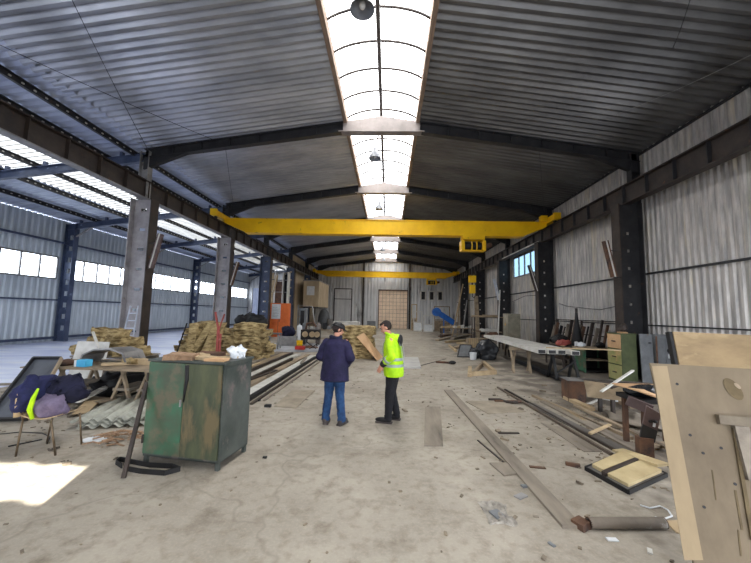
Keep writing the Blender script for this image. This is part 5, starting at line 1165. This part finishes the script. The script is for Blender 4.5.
# back sheet on a frame
tl2, tr2 = A(673, 331.5, 4.25), A(751, 335, 4.15); tr2 = tl2 + (tr2 - tl2) * 1.8; bl2 = V((tl2.x, 3.95, 0)); br2 = bl2 + (tr2 - tl2)
c = bl2.copy(); n_ = (br2 - bl2).cross(tl2 - bl2).normalized(); n_ = n_ if n_.y > 0 else -n_
t = thing('pale_formwork_panel', 'paler plywood panel standing behind the big stained one', 'plywood panel', c)
q = [p - c for p in (bl2, br2, tr2, tl2)]; MB().prism(q, n_, .022).build('sheet', FORMB, parent=t)
MB().bar(q[0] + n_ * .05 + V((-.01, 0, 0)), q[3] + n_ * .05 + V((-.01, 0, 0)), .05, .07, up=n_).build('frame_rail', BLK, parent=t); MB().bar(q[0] + n_ * .05 + ux, q[3] + n_ * .05 + ux, .05, .07, up=n_).build('frame_rail', BLK, parent=t)
MB().bar(q[3] + n_ * .05 + ux - V((0, 0, .1)), V((q[3].x + 1, 1.2, 0)), .05, .05).build('prop', WOOD, parent=t)

# ================================================================ people
def blob(name, mb, m, parent, vox=.009, wr=0., tex=.12, sm=3):
    o = mb.build(name, m, parent=parent, smooth=True)
    r = o.modifiers.new('remesh', 'REMESH'); r.mode = 'VOXEL'; r.voxel_size = vox; r.use_smooth_shade = True
    s = o.modifiers.new('smooth', 'SMOOTH'); s.factor = .5; s.iterations = sm
    if wr:
        t_ = bpy.data.textures.get('folds%g' % tex) or bpy.data.textures.new('folds%g' % tex, 'CLOUDS'); t_.noise_scale = tex; t_.noise_depth = 2
        d = o.modifiers.new('folds', 'DISPLACE'); d.texture = t_; d.strength = wr; d.mid_level = .5
    return o
def limb(mb, pts, rs, n=12):
    for i, (p, r) in enumerate(zip(pts, rs)): mb.ell(p, (r, r, r), 12, 8)
    mb.tube(pts, rs, n)
    return mb
def hand(mb, w, d, side, curl=.5, thumb=1):
    """palm and five fingers from wrist w along direction d; side = palm width axis"""
    w = V(w); d = V(d).normalized(); s = V(side).normalized(); nrm = d.cross(s).normalized()
    pc = w + d * .05; R = Matrix((s, nrm, d)).transposed()
    mb.ell(pc, (.04, .018, .052), 12, 8, R); limb(mb, [w - d * .01, w + d * .03], [.026, .026])
    for k, L in enumerate((.066, .076, .071, .056)):
        b = w + d * .088 + s * (-.030 + .02 * k) * (1); j = b + (d * math.cos(curl * .5) + nrm * math.sin(curl * .5)) * L * .5; e_ = j + (d * math.cos(curl * 1.4) + nrm * math.sin(curl * 1.4)) * L * .5
        limb(mb, [b - d * .02, j, e_], [.0095, .009, .0078], 8)
    b = w + d * .025 - s * .032 * thumb; j = b + (d * .7 - s * thumb * .6 + nrm * .3).normalized() * .035; e_ = j + (d * .95 - s * thumb * .15 + nrm * .3).normalized() * .03
    limb(mb, [b, j, e_], [.013, .011, .009], 8)
def head(mb, c, R, k=1.):
    """skull, jaw, nose, ears; face towards R @ +y"""
    c = V(c); T = lambda x, y, z: c + R @ V((x * k, y * k, z * k))
    mb.ell(T(0, -.012, .035), (.077 * k, .096 * k, .092 * k), 16, 12, R); mb.ell(T(0, .03, -.035), (.055 * k, .062 * k, .07 * k), 14, 10, R); mb.ell(T(0, .058, -.078), (.028 * k, .026 * k, .024 * k), 10, 8, R)
    mb.tube([T(0, .088, .022), T(0, .108, -.012), T(0, .1, -.022)], [.008 * k, .015 * k, .012 * k], 8)
    for s in (-1, 1): mb.ell(T(s * .078, -.008, -.002), (.011 * k, .02 * k, .031 * k), 10, 8, R); mb.ell(T(s * .034, .062, -.008), (.022 * k, .02 * k, .018 * k), 10, 8, R)
    mb.tube([T(-.024, .084, -.048), T(0, .092, -.046), T(.024, .084, -.048)], .008 * k, 6); mb.tube([T(-.02, .082, -.058), T(0, .09, -.058), T(.02, .082, -.058)], .008 * k, 6)
def eyes(parent, c, R, k=1.):
    for s in (-1, 1):
        p = V(c) + R @ V((s * .031 * k, .079 * k, .016 * k)); MB().ell(p, (.011, .008, .007), 10, 8, R).build('eye', BLK, parent=parent, smooth=True)
        MB().tube([p + R @ V((-.016, .008, .02)), p + R @ V((.0, .012, .024)), p + R @ V((.016, .006, .02))], .004, 6).build('eyebrow', HAIR, parent=parent)
    
# --- man in the navy coat: back to the camera, head turned to the right
m1 = G(333, 424); az = math.radians(-12)
t = thing('person', 'man in navy coat, blue jeans and dark cap, back to camera, hands before his belly', 'person', m1, az)
b = MB(); hip = .90
for s, fx, fy in ((-1, -.135, .0), (1, .155, .0)):
    limb(b, [(s * .09, 0, hip), (s * .105, .02, .50), (fx, fy - .02, .09)], [.095, .06, .045]); b.ell((fx, fy + .05, .045), (.042, .115, .04), 12, 8)
b.loft([((0, 0, .84), .15, .1), ((0, 0, .95), .165, .115), ((0, .01, 1.1), .15, .115), ((0, .01, 1.25), .175, .12), ((0, 0, 1.38), .18, .105), ((0, 0, 1.44), .11, .08)])
limb(b, [(0, .0, 1.40), (.01, .035, 1.53)], [.06, .055])
HR = Matrix.Rotation(math.radians(-52), 3, 'Z') @ Matrix.Rotation(math.radians(-22), 3, 'X')
hc = V((.02, .045, 1.60)); head(b, hc, HR)
arms = []
for s, el, wr in ((-1, (-.27, -.0, 1.13), (-.13, .20, .99)), (1, (.28, .0, 1.13), (.15, .2, .99))):
    limb(b, [(s * .185, 0, 1.39), el, wr], [.058, .045, .03]); arms.append((s, el, wr)); hand(b, wr, (-s * .8, .5, -.25), (0, .3, -1) if s > 0 else (0, .3, -1), .7, 1)
blob('body', b, SKIN, t, .008); eyes(t, hc, HR)
j = MB(); j.loft([((0, .0, .735), .25, .172), ((0, .0, .80), .255, .176), ((0, .0, .95), .24, .175), ((0, .01, 1.12), .222, .17), ((0, .01, 1.26), .228, .165), ((0, -.005, 1.37), .215, .14), ((0, -.005, 1.43), .15, .11), ((.0, .005, 1.475), .09, .085)], 28)
for s, el, wr in arms:
    el2 = V(el) + V((s * .012, -.01, 0)); limb(j, [(s * .175, 0, 1.375), (s * .225, -.005, 1.28), el2, V(wr) + V((0, -.01, .0))], [.078, .083, .078, .058])
blob('coat', j, COAT, t, .011, .022, .16)
c = MB(); c.tube([(.09 * math.cos(a), .0 + .085 * math.sin(a), 1.475 + .012 * math.sin(a * 2)) for a in [2 * PI * k / 14 for k in range(15)]], .032, 10); blob('collar', c, NAVY, t, .009, .006, .08)
c = MB(); c.tube([(.252 * math.cos(a), .174 * math.sin(a), .745) for a in [2 * PI * k / 24 for k in range(25)]], .011, 6); c.build('hem', NAVY, parent=t, smooth=True)
for s, el, wr in arms: c = MB().tube([V(wr) + V((s * .022, -.035, .008)), V(wr) + V((-s * .004, .004, -.004))], [.06, .056], 14); c.build('cuff', NAVY, parent=t, smooth=True)
tr = MB()
for s, fx, fy in ((-1, -.135, .0), (1, .155, .0)): limb(tr, [(s * .085, 0, .86), (s * .102, .012, .5), (fx, fy - .015, .12)], [.112, .079, .068]); tr.tube([(fx, fy - .015, .13), (fx, fy - .005, .065)], [.07, .078], 14)
tr.ell((0, 0, .86), (.17, .125, .1)); blob('jeans', tr, JEANS, t, .009, .016, .07)
for s, fx in ((-1, -.135), (1, .155)):
    R = Matrix.Rotation(-s * .22, 3, 'Z')
    f = MB(); f.ell(V((fx, .05, .05)), (.052, .15, .05), 14, 8, R); f.ell(V((fx, -.03, .07)), (.05, .065, .06), 12, 8); f.box((fx, .045, .014), (.095, .27, .028), m=R); blob('shoe', f, SHOE, t, .008)
hr = MB(); hr.ell(hc + HR @ V((0, -.022, .02)), (.084, .1, .085), 14, 10, HR); blob('hair', hr, HAIR, t, .009, .006, .03)
cp = MB(); cp.ell(hc + HR @ V((0, -.01, .075)), (.098, .115, .062), 16, 10, HR); cp.tube([hc + HR @ V((.095 * math.cos(a), -.01 + .112 * math.sin(a), .055)) for a in [2 * PI * k / 16 for k in range(17)]], .016, 8)
cp.hexa([hc + HR @ V(q) for q in ((-.07, .07, .04), (.07, .07, .04), (.06, .16, .028), (-.06, .16, .028), (-.07, .07, .052), (.07, .07, .052), (.06, .16, .036), (-.06, .16, .036))]); blob('cap', cp, BLK, t, .008)

# --- man in the hi-vis jacket: side view facing left, head bowed
m2 = G(389.5, 421.5); 
t = thing('person', 'man in yellow hi-vis jacket and black trousers seen from the side, looking down', 'person', m2, math.radians(78))
# local +y is his front (photo left), local +x his right, away from the camera; local -x his left side, towards it
b = MB(); feet = ((-1, -.10, .06), (1, .13, -.05))
for s, fx, fy in feet:
    limb(b, [(s * .085, -.05, .93), (s * .095, -.0, .5), (fx, fy - .06, .09)], [.09, .058, .042]); b.ell((fx, fy + .02, .045), (.04, .12, .04), 12, 8)
b.loft([((0, -.05, .87), .15, .1), ((0, -.05, .98), .16, .11), ((0, -.045, 1.12), .145, .11), ((0, -.035, 1.28), .175, .12), ((0, -.025, 1.42), .18, .1), ((0, -.01, 1.48), .11, .08)])
limb(b, [(0, .0, 1.44), (0, .065, 1.575)], [.058, .054])
HR = Matrix.Rotation(math.radians(8), 3, 'Z') @ Matrix.Rotation(math.radians(-32), 3, 'X')
hc = V((0, .095, 1.645)); head(b, hc, HR)
A1 = (-1, (-.25, -.06, 1.17), (-.17, .13, .99)); A2 = (1, (.25, -.06, 1.17), (.14, .16, 1.02))
for s, el, wr in (A1, A2): limb(b, [(s * .185, -.03, 1.43), el, wr], [.056, .043, .03]); hand(b, wr, (-s * .1, .45, -.9), (0, .9, .4), .6, 1)
blob('body', b, SKIN, t, .008); eyes(t, hc, HR)
j = MB(); j.loft([((0, -.06, .80), .21, .17), ((0, -.06, .86), .215, .182), ((0, -.055, 1.0), .205, .176), ((0, -.045, 1.16), .205, .174), ((0, -.035, 1.30), .213, .17), ((0, -.025, 1.42), .2, .138), ((0, -.01, 1.49), .14, .11), ((0, .015, 1.535), .09, .085)], 28)
for s, el, wr in (A1, A2): limb(j, [(s * .17, -.025, 1.41), (s * .215, -.04, 1.31), V(el) + V((s * .01, -.01, 0)), V(wr) + V((0, -.03, .03))], [.08, .082, .072, .054])
j.ell((0, -.115, 1.46), (.13, .085, .085)); blob('jacket', j, HIVIS, t, .011, .02, .13)
hd = MB(); hd.tube([(.105 * math.cos(a), .0 + .1 * math.sin(a), 1.53 - .03 * math.sin(a) * -1) for a in [2 * PI * k / 14 for k in range(15)]], .026, 10); blob('collar', hd, HIVIS, t, .009, .006, .08)
hd = MB(); hd.ell((0, -.165, 1.44), (.13, .05, .1), 14, 10); hd.ell((0, -.15, 1.36), (.1, .05, .07), 12, 8); blob('hood', hd, BLK, t, .009, .012, .06)
def band(z, rx, ry, cy_): 
    m = MB(); n = 32
    for s_, dz in ((0, -.025), (0, .025)):
        for k in range(n): a = 2 * PI * k / n; m.v.append(V((rx * math.cos(a), cy_ + ry * math.sin(a), z + dz)))
    for k in range(n): m.f.append((k, (k + 1) % n, n + (k + 1) % n, n + k))
    return m
band(1.0, .219, .19, -.055).build('reflective_band', REFL, parent=t, smooth=True); band(1.11, .219, .188, -.048).build('reflective_band', REFL, parent=t, smooth=True)
for x in (-.11, .11): 
    m = MB(); pts = [(-.24, 1.13), (-.222, 1.28), (-.17, 1.43), (-.06, 1.5), (.05, 1.47), (.13, 1.38), (.14, 1.2)]
    for (a, z) in pts: m.v += [V((x - .025, a, z)), V((x + .025, a, z))]
    m.f = [(2 * k, 2 * k + 1, 2 * k + 3, 2 * k + 2) for k in range(len(pts) - 1)]; 
    for p in m.v: p.y = -.03 + (p.y + .03) * .96
    m.build('shoulder_stripe', REFL, parent=t)
for s, el, wr in (A1, A2):
    e0, w0 = V(el), V(wr) + V((0, -.03, .03)); MB().tube([e0.lerp(w0, .35), e0.lerp(w0, .6)], [.072, .067], 14).build('sleeve_band', REFL, parent=t, smooth=True)
    MB().tube([e0.lerp(w0, .75), e0.lerp(w0, 1.12)], [.064, .054], 14).build('cuff', BLK, parent=t, smooth=True)
tr = MB()
for s, fx, fy in feet: limb(tr, [(s * .08, -.055, .9), (s * .09, -.01, .5), (fx, fy - .055, .12)], [.118, .084, .064]); tr.tube([(fx, fy - .055, .13), (fx, fy - .045, .07)], [.06, .064], 14)
tr.ell((0, -.055, .9), (.165, .12, .09)); blob('trousers', tr, DKTR, t, .009, .014, .07)
for s, fx, fy in feet:
    f = MB(); f.ell(V((fx, fy + .03, .05)), (.048, .155, .048), 14, 8); f.ell(V((fx, fy - .06, .07)), (.048, .06, .06), 12, 8); sh_ = blob('shoe', f, BLK, t, .008)
    MB().box((fx, fy + .02, .012), (.1, .3, .024)).build('sole', SHOE, parent=sh_, bevel=.01)
hr = MB(); hr.ell(hc + HR @ V((0, -.032, .035)), (.085, .092, .1), 14, 10, HR); hr.ell(hc + HR @ V((0, .022, .1)), (.066, .058, .03), 12, 8, HR); blob('hair', hr, HAIR, t, .008, .01, .03)
ph = V(A1[2]) + V((-.03, .06, -.1)); 

# ---------------------------------------------------------------- light and camera
w = bpy.data.worlds.new('World'); bpy.context.scene.world = w; w.use_nodes = True
n, l = w.node_tree.nodes, w.node_tree.links
tc = n.new('ShaderNodeTexCoord'); sp = n.new('ShaderNodeSeparateXYZ'); l.new(tc.outputs['Generated'], sp.inputs[0])
rp = n.new('ShaderNodeValToRGB'); mr = n.new('ShaderNodeMapRange'); mr.inputs[1].default_value = -1; mr.inputs[2].default_value = 1
l.new(sp.outputs['Z'], mr.inputs[0]); l.new(mr.outputs[0], rp.inputs[0])
e = rp.color_ramp.elements; e[0].position = .46; e[0].color = (.34, .36, .40, 1); e[1].position = .52; e[1].color = (.86, .93, 1.04, 1)
q = rp.color_ramp.elements.new(.85); q.color = (1.0, 1.0, 1.0, 1)
bg = n['Background']; l.new(rp.outputs[0], bg.inputs[0]); bg.inputs[1].default_value = SKY
def portal(loc, rot, sx, sy):
    L = bpy.data.lights.new('daylight_portal', 'AREA'); L.shape = 'RECTANGLE'; L.size = sx; L.size_y = sy; L.cycles.is_portal = True
    o = bpy.data.objects.new('daylight_portal', L); C.objects.link(o); o.location = loc; o.rotation_euler = rot
portal((-.37, (YN + YF) / 2, 9.34), (0, 0, 0), 2.5, YF - YN)
portal(((TR0 + TR1) / 2, (YN + YF) / 2, side_z(-13) + .5), (0, 0, 0), TR1 - TR0, YF - YN)
portal((XS - .12, (YN + YF) / 2, 3.92), (0, -PI / 2, 0), 1.2, YF - YN)
portal((XW + .1, 4.0, 2.1), (0, PI / 2, 0), 4.2, 5.0)
portal((XW + .1, 21.6, 5.2), (0, PI / 2, 0), 1.4, 3.8)
portal((3.7, YN - .1, 2.1), (PI / 2, 0, 0), 7.0, 4.2)
portal((-12.75, YN - .1, 2.2), (PI / 2, 0, 0), 4.5, 4.4)
# low sun entering the transom window of the front wall
S = bpy.data.lights.new('low_sun', 'SPOT'); S.energy = SUNW; S.color = (1., .96, .84); S.spot_size = math.radians(4.6); S.spot_blend = .05; S.shadow_soft_size = .12
so = bpy.data.objects.new('low_sun', S); C.objects.link(so)
tgt = V((-2.2, YN, 3.6)); dr = V((-.345, .94, -math.tan(math.radians(25)))).normalized()
so.location = tgt - dr * 42; so.rotation_euler = dr.to_track_quat('-Z', 'Y').to_euler()

cd = bpy.data.cameras.new('camera'); cam = bpy.data.objects.new('camera', cd); C.objects.link(cam)
cd.sensor_fit = 'HORIZONTAL'; cd.sensor_width = 36; cd.lens = 36 * F / 751; cd.clip_start = .05; cd.clip_end = 300
cam.matrix_world = Matrix.Translation(EYE) @ M3.to_4x4()
sc = bpy.context.scene; sc.camera = cam
vs = sc.view_settings; vs.view_transform = 'Standard'; vs.look = 'None'; vs.gamma = 1; vs.use_curve_mapping = False; vs.exposure = EXPO
cy = sc.cycles; cy.max_bounces = 10; cy.diffuse_bounces = 5; cy.transparent_max_bounces = 12; cy.transmission_bounces = 6; cy.glossy_bounces = 4
cy.caustics_reflective = False; cy.caustics_refractive = False; cy.sample_clamp_indirect = 12; cy.use_denoising = True
